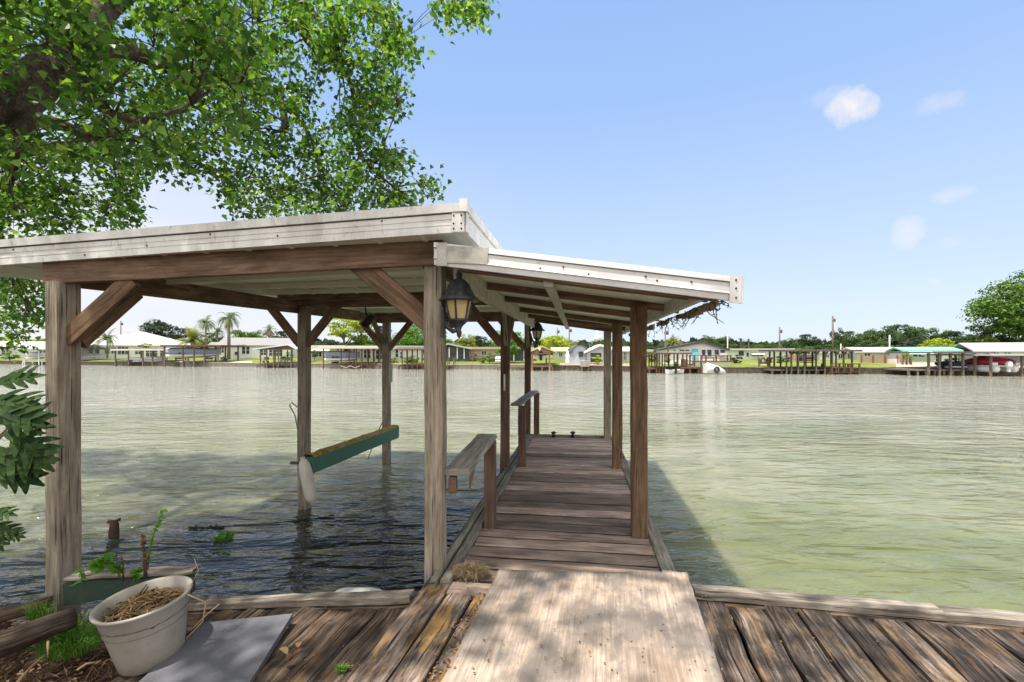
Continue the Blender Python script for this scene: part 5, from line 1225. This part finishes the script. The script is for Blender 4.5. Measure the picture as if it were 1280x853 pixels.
pw_ = MB(); bx(pw_, pxX(1112, 50), pxX(1128, 50), 50, 50.3, -.05, pyZ(449, 50)); tag(pw_.build('garden_wall', M['pink_wall'], org=V((pxX(1120, 50), 50, 0))), 'low pale pink garden wall beside the triple palm', 'wall')
ht = house('mint house with teal metal roof and turquoise awning', 54, 1138, 1190, 455, 439.5, 435.5, 'siding_mint', 'roof_teal', 'gable_x', depth=6, windows=((1146, 1150, 443, 446, 0), (1151.5, 1157, 443, 446, 0), (1168, 1174, 443.5, 453)))
awning(ht, 'awning_teal', 54, 1140, 1164, 438, 442.5); pbox(ht, 'lower_trim', 'awning_teal', 53.95, 1141, 1160, 452.5, 453.4)
b = boathouse('weathered flat roofed dock shelter with thick posts and potted plants', 43, 1161, 1236, 462, 442, 440, (1162, 1175.5, 1189.5, 1205, 1220, 1236), depth=4, roofm='fardark', wm='farwood', deckx=(1140, 1206), pw=0.15, back=False)
covered_boat('navy blue covered boat under the weathered dock shelter', 43.6, 1193, 1220, 452, 460.5, 'tarp_navy', depth=2, hull='hull_white')
for k, x in enumerate((1178, 1182)):
    ch = thing('bin', ('left' if k == 0 else 'right')+' navy blue bin of the pair on the weathered dock', 'bin', V((pxX(x, 45), 45, pyZ(461, 45))))
    mb = MB(); z0_ = pyZ(460.5, 45); mb.loft([[V((pxX(x, 45)+a*s, 45+c*s, z0_+h_)) for a, c in ((-.14, -.14), (.14, -.14), (.14, .14), (-.14, .14))] for s, h_ in ((.8, 0), (1, .35))]); mb.build('bin_body', M['bin_blue'], ch)
    mb = MB(); bx(mb, pxX(x, 45)-.16, pxX(x, 45)+.16, 44.84, 45.16, z0_+.355, z0_+.40); mb.build('lid', M['bin_blue'], ch)
hR = house('large white roofed boathouse with white walls beneath the big right tree', 50, 1242, 1350, 455, 440, 430, 'siding_white', 'roof_white', 'gable_x', depth=8, over=.6, windows=((1246, 1251, 441, 444), (1256, 1261, 441, 444), (1266, 1272, 441, 444)))
b = boathouse('white framed boat lift bay sheltering the red pontoon boat', 41.5, 1239, 1330, 464, 445, 442.8, (1240, 1279, 1320), depth=6, roofm='roof_white', wm='farwood', deck=False, pw=0.14)
mb = MB(); bx(mb, pxX(1239, 45), pxX(1330, 45), 44.9, 45, WATER-.1, pyZ(444, 45)); mb.build('back_screen', M['screen'], b)
pt = thing('pontoon_boat', 'white pontoon boat with red canvas on the boat lift', 'boat', V((pxX(1259, 39.40), 40.90, WATER)))
mb = MB(); mb.ball(V((pxX(1259, 39.40), 40.90, pyZ(453, 39.40))), 1.42, 1.8, .42, 14, 8); mb.build('red_canvas', M['canvas_red'], pt)
mb = MB(); mb.ball(V((pxX(1259, 39.00), 40.30, pyZ(448.7, 39.40))), .80, 1.2, .12, 12, 6); mb.build('canopy_top', M['canvas_red'], pt)
mb = MB(); bx(mb, pxX(1243, 39.00), pxX(1275, 39.00), 39.10, 42.90, pyZ(459, 39.00), pyZ(457, 39.00)); mb.build('deck', M['hull_white'], pt)
for x in (1247.5, 1271): mb = MB(); T = Matrix.Translation(V((pxX(x, 38.80), 38.80, pyZ(461.8, 38.80)))) @ Matrix.Rotation(rad(-90), 4, 'X'); mb.lathe([(.01, -.06), (.2, 0), (.27, .12), (.27, 3.8), (.05, 4.1)], T, 14); mb.build('pontoon', M['hull_white'], pt)
mb = MB(); x = pxX(1259.5, 38.70); mb.ball(V((x, 38.60, pyZ(456.5, 38.70))), .2, .3, .32); mb.bar(V((x, 38.60, pyZ(457, 38.70))), V((x, 38.60, pyZ(465, 38.70))), .16, .2, up=(0, 1, 0)); mb.build('outboard_motor', M['hull_white'], pt)
mb = MB()
for x in (1244, 1274): bx(mb, pxX(x, 39.00)-.25, pxX(x, 39.00)+.25, 39.02, 39.10, pyZ(457, 39.00), pyZ(453.5, 39.00))
mb.build('side_rails', M['trim_white'], pt)
ws = thing('kayak_rack', 'cluttered white and brown kayak rack between the shelter and the red boat', 'rack', V((pxX(1226, 42.5), 42.5, WATER)))
for k, (x, y, mt_) in enumerate(((1224, 456, 'tarp_white'), (1227, 463, 'hull_white'), (1231, 450, 'fardark'), (1234, 455, 'farbrown'))):
    mb = MB(); mb.ball(V((pxX(x, 42.5), 42.6, pyZ(y, 42.5))), .22, .8, .38, 9, 6, .08); mb.build('kayak', M[mt_], ws)
mb = MB(); bx(mb, pxX(1221, 42.5), pxX(1237, 42.5), 42.2, 43.6, pyZ(466, 42.5), pyZ(465, 42.5))
for x in (1222, 1236): bx(mb, pxX(x, 42.5)-.06, pxX(x, 42.5)+.06, 42.2, 42.3, WATER-.4, pyZ(449, 42.5))
mb.build('frame', M['farwood'], ws)
# poles and tower
def pole(label, px, y0, Y, w=.26, mat='farwood', arm=False):
    p = thing('utility_pole', label, 'pole', V((pxX(px, Y), Y, 0))); mb = MB(); x = pxX(px, Y); mb.tube([V((x, Y, -.2)), V((x, Y, pyZ(y0, Y)))], [w/2, w/2*.75], 7); mb.build('mast', M[mat], p)
    z = pyZ(y0, Y)
    mb = MB(); mb.lathe([(.02, -.5), (.17, -.48), (.17, .0), (.02, .05)], Matrix.Translation(V((x+.28, Y, z-.5))), 8); mb.build('transformer', M['fardark'], p)
    if arm: mb = MB(); mb.bar(V((x-.9, Y, z-.3)), V((x+.9, Y, z-.3)), .1, .1); mb.build('crossarm', M[mat], p)
pole('grey pole rising left of the white hip roof', 151, 401, 105); pole('dark pole above the lime tree right of the far lantern', 696.5, 410, 90); pole('dark pole seen through the purlin end above the arched shed', 711.5, 408, 80, arm=False)
pole('slim dark pole beside the boat shelter left of the gabled house', 831.5, 409, 62, .2); pole('tall dark pole above the long white house', 974.5, 409, 80, .3); pole('tall dark pole behind the pergola', 1041, 395, 80, .36, arm=False)
pole('pale pole among the trees behind the red brown fence', 1112, 419, 90, .3, 'siding_grey'); pole('short pale pole behind the flat roofed white house', 909.5, 420, 90, .25, 'siding_grey'); pole('thin pale pole above the right end of the pergola roof', 1051, 430, 80, .2, 'siding_grey')
wt = thing('water_tower', 'small distant grey water tower above the blue grey gable', 'tower', V((pxX(747, 300), 300, 0)))
mb = MB(); T = Matrix.Translation(V((pxX(747, 300), 300, 0))); mb.lathe([(.8, 0), (.7, 7), (2.2, 9), (2.4, 11), (1.6, 12), (.1, 12.6)], T, 14); mb.build('tank', M['siding_grey'], wt)
mb = MB(); mb.lathe([(1.2, 12), (1.0, 14.6), (.1, 15.2)], T, 10); mb.build('top', M['siding_grey'], wt)

# ---- trees of the far shore
M['barkfar'] = soil_mat('brown_bark', (.06,.045,.035), (.12,.09,.07), (.20,.16,.13))
M['palmtrunk'] = soil_mat('grey_palm_trunk', (.14,.11,.085), (.24,.20,.16), (.33,.28,.23))
def fol(nm, cols, tr=.25): M[nm] = leafmat(nm, cols, tr, .6, (1.5, 1.7, .7), .2)
fol('oak_green', [(.02,.04,.013), (.036,.072,.02), (.065,.11,.03), (.10,.15,.045)])
fol('oak_dark', [(.013,.024,.014), (.022,.04,.02), (.035,.058,.028), (.055,.08,.04)])
fol('mid_green', [(.03,.07,.012), (.06,.125,.02), (.10,.175,.03), (.16,.24,.045)])
fol('bright_green', [(.04,.11,.015), (.07,.17,.022), (.11,.23,.03), (.17,.28,.05)])
fol('lime_green', [(.15,.20,.015), (.24,.31,.02), (.34,.40,.03), (.44,.47,.06)])
fol('yellow_green', [(.10,.14,.02), (.17,.21,.03), (.24,.26,.04), (.30,.30,.07)])
fol('palm_green', [(.04,.075,.018), (.07,.12,.03), (.11,.16,.045), (.17,.19,.07)])
fol('palm_yellow', [(.10,.13,.03), (.16,.19,.045), (.22,.22,.07), (.28,.24,.10)])
fol('palm_dead', [(.12,.085,.05), (.20,.15,.09), (.28,.22,.14)], .1)
fol('hedge_dark', [(.015,.035,.012), (.028,.055,.018), (.04,.075,.025)])
def crown_mesh(nm, seed, ncl, nper, leaf, shape):
    r = random.Random(seed); mb = MB()
    cls = []
    while len(cls) < ncl:
        p = V((r.uniform(-1, 1), r.uniform(-1, 1), r.uniform(-1, 1))); L = p.length
        if L > 1 or L < .35: continue
        if shape == 'dome' and (p.z < -.1 or L < .75): continue
        if shape == 'round' and p.z < -.75: continue
        if shape == 'spread' and (p.z < -.45 or mnoise.noise(p*1.7+V((seed, 0, 0))) < -.12): continue
        if shape == 'loose' and mnoise.noise(p*2.2+V((seed, 0, 0))) < -.02: continue
        cls.append(p)
    for p in cls:
        rr = r.uniform(.16, .30) if shape != 'dome' else r.uniform(.14, .2)
        q0 = p*(.80 if shape != 'dome' else .9)
        for k in range(nper):
            d = V((r.gauss(0, 1), r.gauss(0, 1), r.gauss(0, 1))).normalized()
            if d.z < -.3 and r.random() < .5: d.z = -d.z
            q = q0+V((d.x, d.y, d.z*.62))*rr*r.uniform(.55, 1.05)
            n = (d+V((r.gauss(0, .5), r.gauss(0, .5), .3+r.gauss(0, .5)))).normalized()
            a = n.cross(V((r.gauss(0, 1), r.gauss(0, 1), r.gauss(0, 1)))).normalized(); b_ = n.cross(a); s = leaf*r.uniform(.6, 1.3)
            i = len(mb.v); C_ = V((q.x*.5, q.y*.5, q.z*.5+.5)); a = a*s; b_ = b_*s*.62
            mb.v += [C_-a, C_-b_*.9+a*.1, C_+a, C_+b_*.9+a*.15]; mb.face([i, i+1, i+2, i+3])
    me_o = mb.build(nm, M['oak_green']); me = me_o.data; bpy.data.objects.remove(me_o); return me
CM = {'big': [crown_mesh('broad_crown', 51, 150, 85, .0165, 'round')], 'oak': [crown_mesh('oak_crown', s, 62, 70, .024, 'spread') for s in (1, 2, 3)], 'round': [crown_mesh('round_crown', s, 60, 70, .024, 'round') for s in (11, 12)],
      'loose': [crown_mesh('loose_crown', s, 46, 60, .026, 'loose') for s in (21, 22)], 'dome': [crown_mesh('dome_crown', 31, 120, 50, .02, 'dome')], 'bush': [crown_mesh('bush_crown', 41, 30, 60, .04, 'round')]}
TR = {}
def trunk_mesh(kind):
    if kind in TR: return TR[kind]
    mb = MB(); r = random.Random(5); mb.tube([V((0, 0, -.05)), V((.01, 0, .25)), V((-.005, 0, .5)), V((0, 0, .8))], [.035, .028, .022, .008], 7)
    for k in range(7):
        a = 6.28*k/7; d = V((math.cos(a)*.3, math.sin(a)*.3, 0)); z = .28+.05*k
        mb.tube([V((0, 0, z)), V((d.x*.5, d.y*.5, z+.14)), V((d.x, d.y, z+.24))], [.016, .011, .004], 5)
    o = mb.build('trunk_'+kind, M['barkfar']); TR[kind] = o.data; bpy.data.objects.remove(o); return TR[kind]
nt = [0]
def ftree(label, px, y1, wpx, Y, kind='oak', mat='oak_green', lift_=.12, name='tree', cat='tree', group=None, yb=None, trunk=True, depthk=1.):
    h = pyZ(y1, Y) if yb is None else pyZ(y1, Y)-pyZ(yb, Y); w_ = wpx*Y/F_PX; zb = 0 if yb is None else pyZ(yb, Y)
    t_ = thing(name, label, cat, V((pxX(px, Y), Y, zb)), group); nt[0] += 1
    me = CM[kind][nt[0] % len(CM[kind])]
    c = bpy.data.objects.new('crown', me); C.objects.link(c); c.parent = t_
    c.scale = (w_, w_*depthk, h*(1-lift_)); c.location = (0, 0, h*lift_); c.rotation_euler = (0, 0, R.uniform(0, 6.28))
    if depthk != 1: c.rotation_euler = (0, 0, 0)
    c.material_slots[0].link = 'OBJECT'; c.material_slots[0].material = M[mat]
    if trunk:
        k = bpy.data.objects.new('trunk', trunk_mesh('a')); C.objects.link(k); k.parent = t_; k.scale = (max(w_*.8, h*.5), max(w_*.8, h*.5), h)
    return t_
def palm(label, px, yb, yc, rpx, Y, n=26, mat='palm_green', dead=0, tw=.22, name='palm_tree', droop=1., lean=0., group=None):
    x, zc_ = pxX(px, Y), pyZ(yc, Y); zb = pyZ(yb, Y); t_ = thing(name, label, 'palm', V((x, Y, zb)), group); r_ = rpx*Y/F_PX
    mb = MB(); mb.tube([V((x-lean, Y, zb-.1)), V((x-lean*.4, Y, (zb+zc_)/2)), V((x, Y, zc_))], [tw*.65, tw*.5, tw*.45], 8, jit=.05); mb.build('trunk', M['palmtrunk'], t_)
    def fr(mb, a, e, L, dr):
        o = V((math.cos(a), math.sin(a), 0)); prev = V((x, Y, zc_)); d = (o*math.cos(e)+V((0, 0, math.sin(e)))); N = 9; P = [prev]
        for k in range(N):
            P.append(P[-1]+d*L/N); d = (d+V((0, 0, -dr/N*(1+k*.25)))).normalized()
        sd = V((-o.y, o.x, 0))
        for k in range(1, N+1):
            for s in (-1, 1):
                for j in (0, .5):
                    q = P[k-1].lerp(P[k], j+.25); ln = L*.24*math.sin(math.pi*min(.97, (k+j)/N*.85+.12)); ax = (P[k]-P[k-1]).normalized()
                    tip = q+(sd*s*.9+ax*.75+V((0, 0, -.35))).normalized()*ln; i = len(mb.v); mb.v += [q-ax*L*.022, q+ax*L*.022, tip]; mb.face([i, i+1, i+2])
    mb = MB()
    for k in range(n):
        fr(mb, R.uniform(0, 6.28), rad(R.uniform(-15, 80)), r_*R.uniform(.85, 1.15), 1.5*droop)
    mb.build('crown', M[mat], t_)
    if dead:
        mb = MB()
        for k in range(dead): fr(mb, R.uniform(0, 6.28), rad(R.uniform(-75, -30)), r_*R.uniform(.7, 1.), .8)
        mb.build('dead_fronds', M['palm_dead'], t_)
    return t_
# left
for px, y1, w_, Y, mt_, lb in ((20, 418, 50, 110, 'lime_green', 'yellow green bushy tree behind the far left white house'), (60, 421, 50, 112, 'yellow_green', 'pale green low tree half hidden by the near left post'), (105, 416, 34, 108, 'oak_dark', 'dark tree just right of the near left post'), (168, 419, 44, 108, 'mid_green', 'mid green tree behind the white hip roof ridge')):
    ftree(lb, px, y1, w_, Y, 'round', mt_)
ftree('large dark spreading oak behind the white hip roofed house', 192, 396, 66, 105, 'oak', 'oak_dark'); ftree('lower dark oak continuing right of the large spreading oak', 226, 408, 44, 108, 'oak', 'oak_dark')
ftree('small bush on the porch roof line of the hip roofed house', 181, 428, 17, 77, 'bush', 'yellow_green', yb=438, trunk=False, name='bush', cat='bush'); ftree('round green bush at the waterline at the far left', 12, 440, 22, 80.6, 'bush', 'bright_green', 0, name='bush', cat='bush')
palm('drooping green palm in front of the white hip roofed house', 134, 447, 425, 20, 78, 26, 'palm_green'); palm('big low date palm with broad crown behind the brown shelter', 240, 447, 427, 24, 82, 46, 'palm_yellow', tw=.5, droop=.7)
palm('left tall palm of the tall pair above the brown shelter', 257.5, 447, 404, 16, 88, 30, 'palm_green', 6, .3); palm('right taller palm standing before the long white house', 286, 449, 398, 20, 74, 30, 'palm_green', 8, .42, droop=1.3)
palm('slim palm between the two tall palms', 272, 447, 415, 13, 95, 20, 'oak_green', 6, .3); palm('ragged palm with brown hanging fronds behind the long white house', 337, 445, 412, 13, 92, 16, 'palm_green', 34, .35)
for px, y1, w_, Y, mt_, kd, lb in ((262, 414, 40, 120, 'oak_green', 'oak', 'dark green tree behind the tall palm pair'), (300, 409, 40, 110, 'mid_green', 'round', 'rounded green tree behind the long white house'), (322, 410, 34, 112, 'mid_green', 'oak', 'green tree left of the ragged palm'), (355, 412, 40, 125, 'oak_dark', 'oak', 'dark tree right of the ragged palm'), (385, 418, 40, 130, 'oak_dark', 'oak', 'dark low tree behind the pale yellow house'), (412, 424, 50, 140, 'oak_dark', 'round', 'dark distant tree behind the yellow green spreading tree')):
    ftree(lb, px, y1, w_, Y, kd, mt_)
ftree('yellow green spreading tree with bare branching trunks', 430, 390, 66, 72, 'loose', 'lime_green', .42); ftree('light green open tree right of the yellow green tree', 452, 396, 40, 74, 'loose', 'yellow_green', .3)
ftree('olive bush under the yellow green spreading tree', 445, 420, 40, 72, 'bush', 'mid_green', 0, name='bush', cat='bush'); ftree('dark tree behind the light green open tree', 477, 405, 36, 110, 'oak', 'oak_dark'); ftree('olive tree behind the pale grey green house', 462, 418, 50, 95, 'round', 'mid_green')
ftree('big bright green tree left of the near lantern post', 516, 402, 56, 74, 'big', 'bright_green', .05); ftree('dark green tree directly behind the near lantern post', 545, 408, 40, 85, 'oak', 'mid_green')
for px, y1, w_, Y, mt_, kd, lb in ((556, 420, 34, 90, 'bright_green', 'round', 'green tree behind the white screened porch'), (584, 415, 30, 84, 'yellow_green', 'round', 'yellow green rounded tree above the pinkish house'), (598, 417, 32, 95, 'oak_dark', 'round', 'dark rounded tree right of the yellow green rounded tree'), (618, 428, 34, 110, 'oak_green', 'oak', 'low dark tree above the tan roof')):
    ftree(lb, px, y1, w_, Y, kd, mt_)
ftree('bright green shrub on the lawn before the pinkish house', 612, 440.5, 18, 56.5, 'bush', 'bright_green', 0, name='shrub', cat='shrub'); ftree('reddish twiggy shrub against the pinkish house', 594, 440, 14, 62, 'bush', 'palm_dead', 0, name='shrub', cat='shrub'); ftree('low green shrub right of the bright green shrub', 603, 445, 10, 57, 'bush', 'mid_green', 0, name='shrub', cat='shrub'); ftree('flowering pale shrub below the empty boat shelter', 493, 446, 14, 60, 'bush', 'yellow_green', 0, name='shrub', cat='shrub'); ftree('dense green shrub inside the view of the empty boat shelter', 515, 444, 30, 61, 'bush', 'bright_green', 0, name='shrub', cat='shrub'); ftree('green shrub beside the blue roofed pavilion', 360, 440, 14, 70, 'bush', 'bright_green', 0, name='shrub', cat='shrub'); ftree('green shrub at the foot of the tall palm', 281, 445, 14, 71, 'bush', 'mid_green', 0, name='shrub', cat='shrub'); ftree('small grey shrub against the pale yellow house', 393, 437, 9, 66, 'bush', 'oak_green', .3, name='shrub', cat='shrub')
ftree('fresh green tree on the lawn seen past the dock post', 634, 408, 54, 58, 'loose', 'bright_green', .1); ftree('fresh green tree continuing right of the dock post', 650, 416, 38, 64, 'loose', 'bright_green', .1)
ftree('lime yellow tree behind the tan gabled boathouse', 692, 416, 50, 72, 'round', 'lime_green', .1); ftree('smaller lime yellow tree right of the tan gable', 711, 422, 26, 76, 'round', 'yellow_green', .1)
ftree('dark bush under the lime yellow tree', 700, 442, 12, 68, 'bush', 'hedge_dark', 0, name='bush', cat='bush'); ftree('yellow green shrub in front of the blue grey gable', 747, 443.5, 15, 52.4, 'bush', 'lime_green', 0, name='shrub', cat='shrub'); ftree('light shrub right of the near dock post', 815, 440, 14, 56, 'bush', 'mid_green', 0, name='shrub', cat='shrub')
for px, y1, w_, Y, mt_, kd, lb in ((722, 424, 28, 150, 'oak_green', 'oak', 'dark distant tree above the arched shed'), (750, 427, 44, 170, 'oak_green', 'oak', 'low distant tree line oak beside the water tower'), (785, 428, 40, 160, 'oak_green', 'oak', 'distant dark tree between the dock posts'), (820, 431, 34, 150, 'oak_green', 'oak', 'low distant dark tree above the low cream house')):
    ftree(lb, px, y1, w_, Y, kd, mt_)
palm('short bushy palm left of the white gabled house', 842, 441, 430, 15, 58, 44, 'palm_yellow', 10, .4, droop=.8)
ftree('brown green thatch like bush in the dark brown shelter', 835, 436, 9, 49.5, 'bush', 'palm_dead', 0, name='bush', cat='bush')
for px, y1, w_, Y, mt_, kd, lb in ((888, 416, 32, 105, 'oak_green', 'oak', 'umbrella topped pine tree above the gabled house'), (907, 418, 34, 108, 'oak_green', 'oak', 'dark green tree right of the gabled house'), (948, 429, 18, 110, 'mid_green', 'round', 'small round tree above the flat white roof'), (964, 427, 22, 110, 'oak_green', 'round', 'low green tree left of the tall dark pole')):
    ftree(lb, px, y1, w_, Y, kd, mt_)
palm('small left palm of the dark pair above the flat white roof', 926, 440, 427, 7, 110, 18, 'oak_dark', 0, .3); palm('small right palm of the dark pair above the flat white roof', 936, 440, 427.5, 6, 110, 18, 'oak_dark', 0, .3)
hd = ftree('clipped dark hedge beside the white terrace', 921, 443, 16, 52, 'bush', 'hedge_dark', 0, name='hedge', cat='hedge'); ftree('dark round hedge behind the pergola left end', 983, 444, 13, 54, 'bush', 'hedge_dark', 0, name='hedge', cat='hedge'); ftree('light green shrub left of the pergola', 975, 441, 11, 52, 'bush', 'mid_green', 0, name='shrub', cat='shrub')
oaks = ((985, 421, 36, 105, 'oak_green', 'tree line oak right of the tall dark pole'), (1008, 416, 34, 110, 'oak_dark', 'tall forked oak above the pergola'), (1026, 420, 16, 108, 'oak_dark', 'small round topped tree above the pergola'), (1047, 407, 22, 105, 'oak_green', 'tall narrow oak beside the dark pole behind the pergola'), (1062, 412, 36, 112, 'oak_green', 'broad oak right of the tall narrow oak'), (1080, 410, 40, 118, 'oak_green', 'oak behind the red brown fence'), (1102, 405, 46, 120, 'oak_green', 'high oak left of the pale pole'), (1126, 403, 50, 124, 'oak_green', 'highest oak on the wooded rise'), (1150, 402, 54, 126, 'oak_green', 'oak above the lime dome tree'), (1172, 407, 46, 122, 'oak_green', 'oak right of the highest wooded crest'), (1192, 412, 40, 118, 'oak_dark', 'lower oak at the right end of the wooded rise'), (1135, 418, 70, 110, 'oak_dark', 'dark lower oak in front of the wooded rise'), (1090, 423, 44, 100, 'oak_green', 'lower oak behind the pale house with white roof'), (1030, 430, 70, 98, 'oak_green', 'low tree mass behind the pergola roof'), (1000, 432, 50, 96, 'mid_green', 'low green tree behind the pergola left half'), (1178, 422, 60, 104, 'oak_dark', 'dark oak behind the lime dome tree'), (1215, 416, 46, 100, 'oak_green', 'oak left of the big right tree'))
for px, y1, w_, Y, mt_, lb in oaks: ftree(lb, px, y1, w_, Y, 'oak', mt_, .02)
ftree('small olive tree left of the pale pole', 1101, 430, 16, 92, 'round', 'mid_green'); ftree('small olive tree right of the pale pole', 1118, 430, 14, 92, 'round', 'mid_green')
ftree('bright lime dome shaped tree behind the mint house', 1173, 422, 42, 66, 'dome', 'lime_green', 0, trunk=True)
for s, lb in ((-3.4, 'left'), (.3, 'middle'), (4, 'right')): palm(lb+' stem of the short triple palm before the mint house', 1133+s, 458.5, 447, 9, 48, 16, 'palm_yellow', 0, .18, lean=-s*.06)
ftree('huge broad leafy tree at the right picture edge', 1282, 334, 124, 60, 'big', 'mid_green', .16); ftree('dark branch mass tree left under the huge right tree', 1236, 396, 56, 66, 'oak', 'oak_green', .1); ftree('leafy tree behind the huge right tree beyond the frame', 1300, 360, 90, 66, 'big', 'mid_green', .1); ftree('yellow feathery tree under the huge right tree', 1234, 417, 30, 62, 'loose', 'yellow_green', .1)
ftree('potted green plant on the left of the weathered dock shelter', 1187, 443.5, 12, 45, 'bush', 'mid_green', 0, yb=461, name='potted_plant', cat='plant'); ftree('bright potted plant on the right of the weathered dock shelter', 1199, 443.5, 12, 46, 'bush', 'bright_green', 0, yb=458, name='potted_plant', cat='plant')
# distant woods closing the horizon
wd = MB(); r_ = random.Random(3)
for k in range(9000):
    px = r_.uniform(-500, 1800); Y = r_.uniform(180, 260); top = 428+6*mnoise.noise(V((px*.012, 0, 0)))+3*mnoise.noise(V((px*.06, 4, 0)))
    q = I(px, r_.uniform(top, 446), Y); s = r_.uniform(1.2, 2.6); a = V((r_.gauss(0, 1), r_.gauss(0, 1), r_.gauss(0, 1))).normalized()*s; b_ = a.cross(V((r_.gauss(0, 1), r_.gauss(0, 1), r_.gauss(0, 1)))).normalized()*s*.7
    wd.poly([q-a, q-b_, q+a, q+b_])
struct(wd.build('far_woods', M['oak_dark']), 'stuff')
# =============== camera, sky, sun =================
cam = bpy.data.cameras.new('camera'); co_ = bpy.data.objects.new('camera', cam); C.objects.link(co_)
co_.location = (0, 0, EYE); co_.rotation_euler = (rad(90), 0, 0)
cam.sensor_width = 36; cam.lens = 36*F_PX/1280; cam.shift_y = 14.5/1280; cam.clip_end = 2000; cam.clip_start = .05
sc = bpy.context.scene; sc.camera = co_
SUN = V((-.25, -.225, 1)).normalized()
sl_ = bpy.data.lights.new('sun', 'SUN'); sl_.energy = 4.3; sl_.angle = rad(1.); sl_.color = (1, .93, .83)
so = bpy.data.objects.new('sun', sl_); C.objects.link(so); so.rotation_euler = (-SUN).to_track_quat('-Z', 'Y').to_euler()
w = bpy.data.worlds.new('World'); sc.world = w; w.use_nodes = True
t = NT(w); bg = t.n['Background']
sky = t('TexSky'); sky.sky_type = 'NISHITA'; sky.sun_disc = False
sky.sun_elevation = math.asin(SUN.z); sky.sun_rotation = math.atan2(SUN.x, SUN.y)
sky.air_density = 1.0; sky.dust_density = .6; sky.ozone_density = 1.6
dirv = t('TexCoord').outputs['Generated']
sp0 = t('SeparateXYZ', {0: dirv})
grad = t.ramp(sp0.outputs[2], [(.0, (.78, .87, 1.0)), (.10, (.70, .83, 1.0)), (.25, (.56, .73, 1.0)), (.45, (.40, .60, 1.0)), (.75, (.30, .50, .95))])
grad = t.mix(1, grad, (3.35, 3.35, 3.35), 'MULTIPLY')
col = t.mix(t.ramp(sp0.outputs[2], [(.0, g3(.9)), (.55, g3(.85)), (.8, g3(.4))]), sky.outputs[0], grad)
# unseen overhead cloud, added to whiten and lift the ambient light
ov = t('TexNoise', {'Vector': dirv, 'Scale': 2.2, 'Detail': 6, 'Roughness': .6}).outputs[0]
col = t.mix(t.math('MULTIPLY', t.ramp(ov, [(.35, g3(.45)), (.62, g3(1))]), t.ramp(sp0.outputs[2], [(.60, g3(0)), (.76, g3(.9))])), col, (4.6, 4.35, 4.1))
# unseen bright cloud bank added behind the camera to light front faces
bk = t.ramp(t.math('MULTIPLY', sp0.outputs[1], -1), [(.05, g3(0)), (.35, g3(1))])
col = t.mix(t.math('MULTIPLY', bk, t.ramp(ov, [(.32, g3(.35)), (.58, g3(1))])), col, (6.0, 5.7, 5.3))
CLOUD = (3.3, 3.2, 3.3)
def puff(px, py, rx, ry, seed, amt):
    d0 = V(((px-HX)/F_PX, 1, (HY-py)/F_PX))
    up = V((0, 0, 1)); dn = d0.normalized(); e1 = dn.cross(up).normalized(); e2 = e1.cross(dn)
    k = d0.length
    def dot(v): return t('VectorMath', {0: dirv, 1: tuple(v)}, operation='DOT_PRODUCT').outputs['Value']
    n_ = t('TexNoise', {'Vector': t('Mapping', {'Vector': dirv, 'Location': (seed, seed, 0)}).outputs[0], 'Scale': 26, 'Detail': 8, 'Roughness': .66}).outputs[0]
    nn = t.math('MULTIPLY', t.math('SUBTRACT', n_, .5), 3.0)
    x = t.math('MULTIPLY', dot(e1), F_PX*k/rx/k); y = t.math('MULTIPLY', dot(e2), F_PX/ry)
    r2 = t.math('ADD', t.math('MULTIPLY', x, x), t.math('MULTIPLY', y, y))
    f = t.math('SUBTRACT', t.math('ADD', 1.0, nn), r2)
    f = t.math('MULTIPLY', f, amt, True)
    front = t.math('GREATER_THAN', dot(dn), .5)
    return t.math('MULTIPLY', f, front)
for args in ((1064, 134, 22, 20, 1.3, .8), (1040, 122, 26, 12, 2.9, .22), (1172, 130, 20, 10, 4.1, .30), (1190, 243, 20, 9, 5.7, .36), (1136, 290, 14, 17, 7.7, .5), (1186, 305, 10, 7, 8.3, .25), (1166, 353, 6, 5, 3.3, .3)):
    col = t.mix(puff(*args), col, CLOUD)
# bright thin cloud bank low on the left
sep = t('SeparateXYZ', {0: dirv})
az = t.math('ARCTAN2', sep.outputs[0], sep.outputs[1])
leftm = t.ramp(t.math('ADD', t.math('MULTIPLY', az, .5), .5), [(.18, g3(1)), (.52, g3(0))])
lowm = t.ramp(sep.outputs[2], [(.02, g3(1)), (.22, g3(.75)), (.40, g3(0))])
nz_ = t('TexNoise', {'Vector': t('Mapping', {'Vector': dirv, 'Scale': (1, 1, 3.5)}).outputs[0], 'Scale': 4.5, 'Detail': 6, 'Roughness': .55}).outputs[0]
cf = t.math('MULTIPLY', t.math('MULTIPLY', leftm, lowm), t.ramp(nz_, [(.3, g3(.55)), (.65, g3(1))]))
col = t.mix(cf, col, (3.35, 3.25, 3.35))
t.l.new(col, bg.inputs[0]); bg.inputs[1].default_value = .15
sc.view_settings.view_transform = 'Standard'; sc.view_settings.look = 'None'; sc.view_settings.gamma = 1; sc.view_settings.exposure = .95
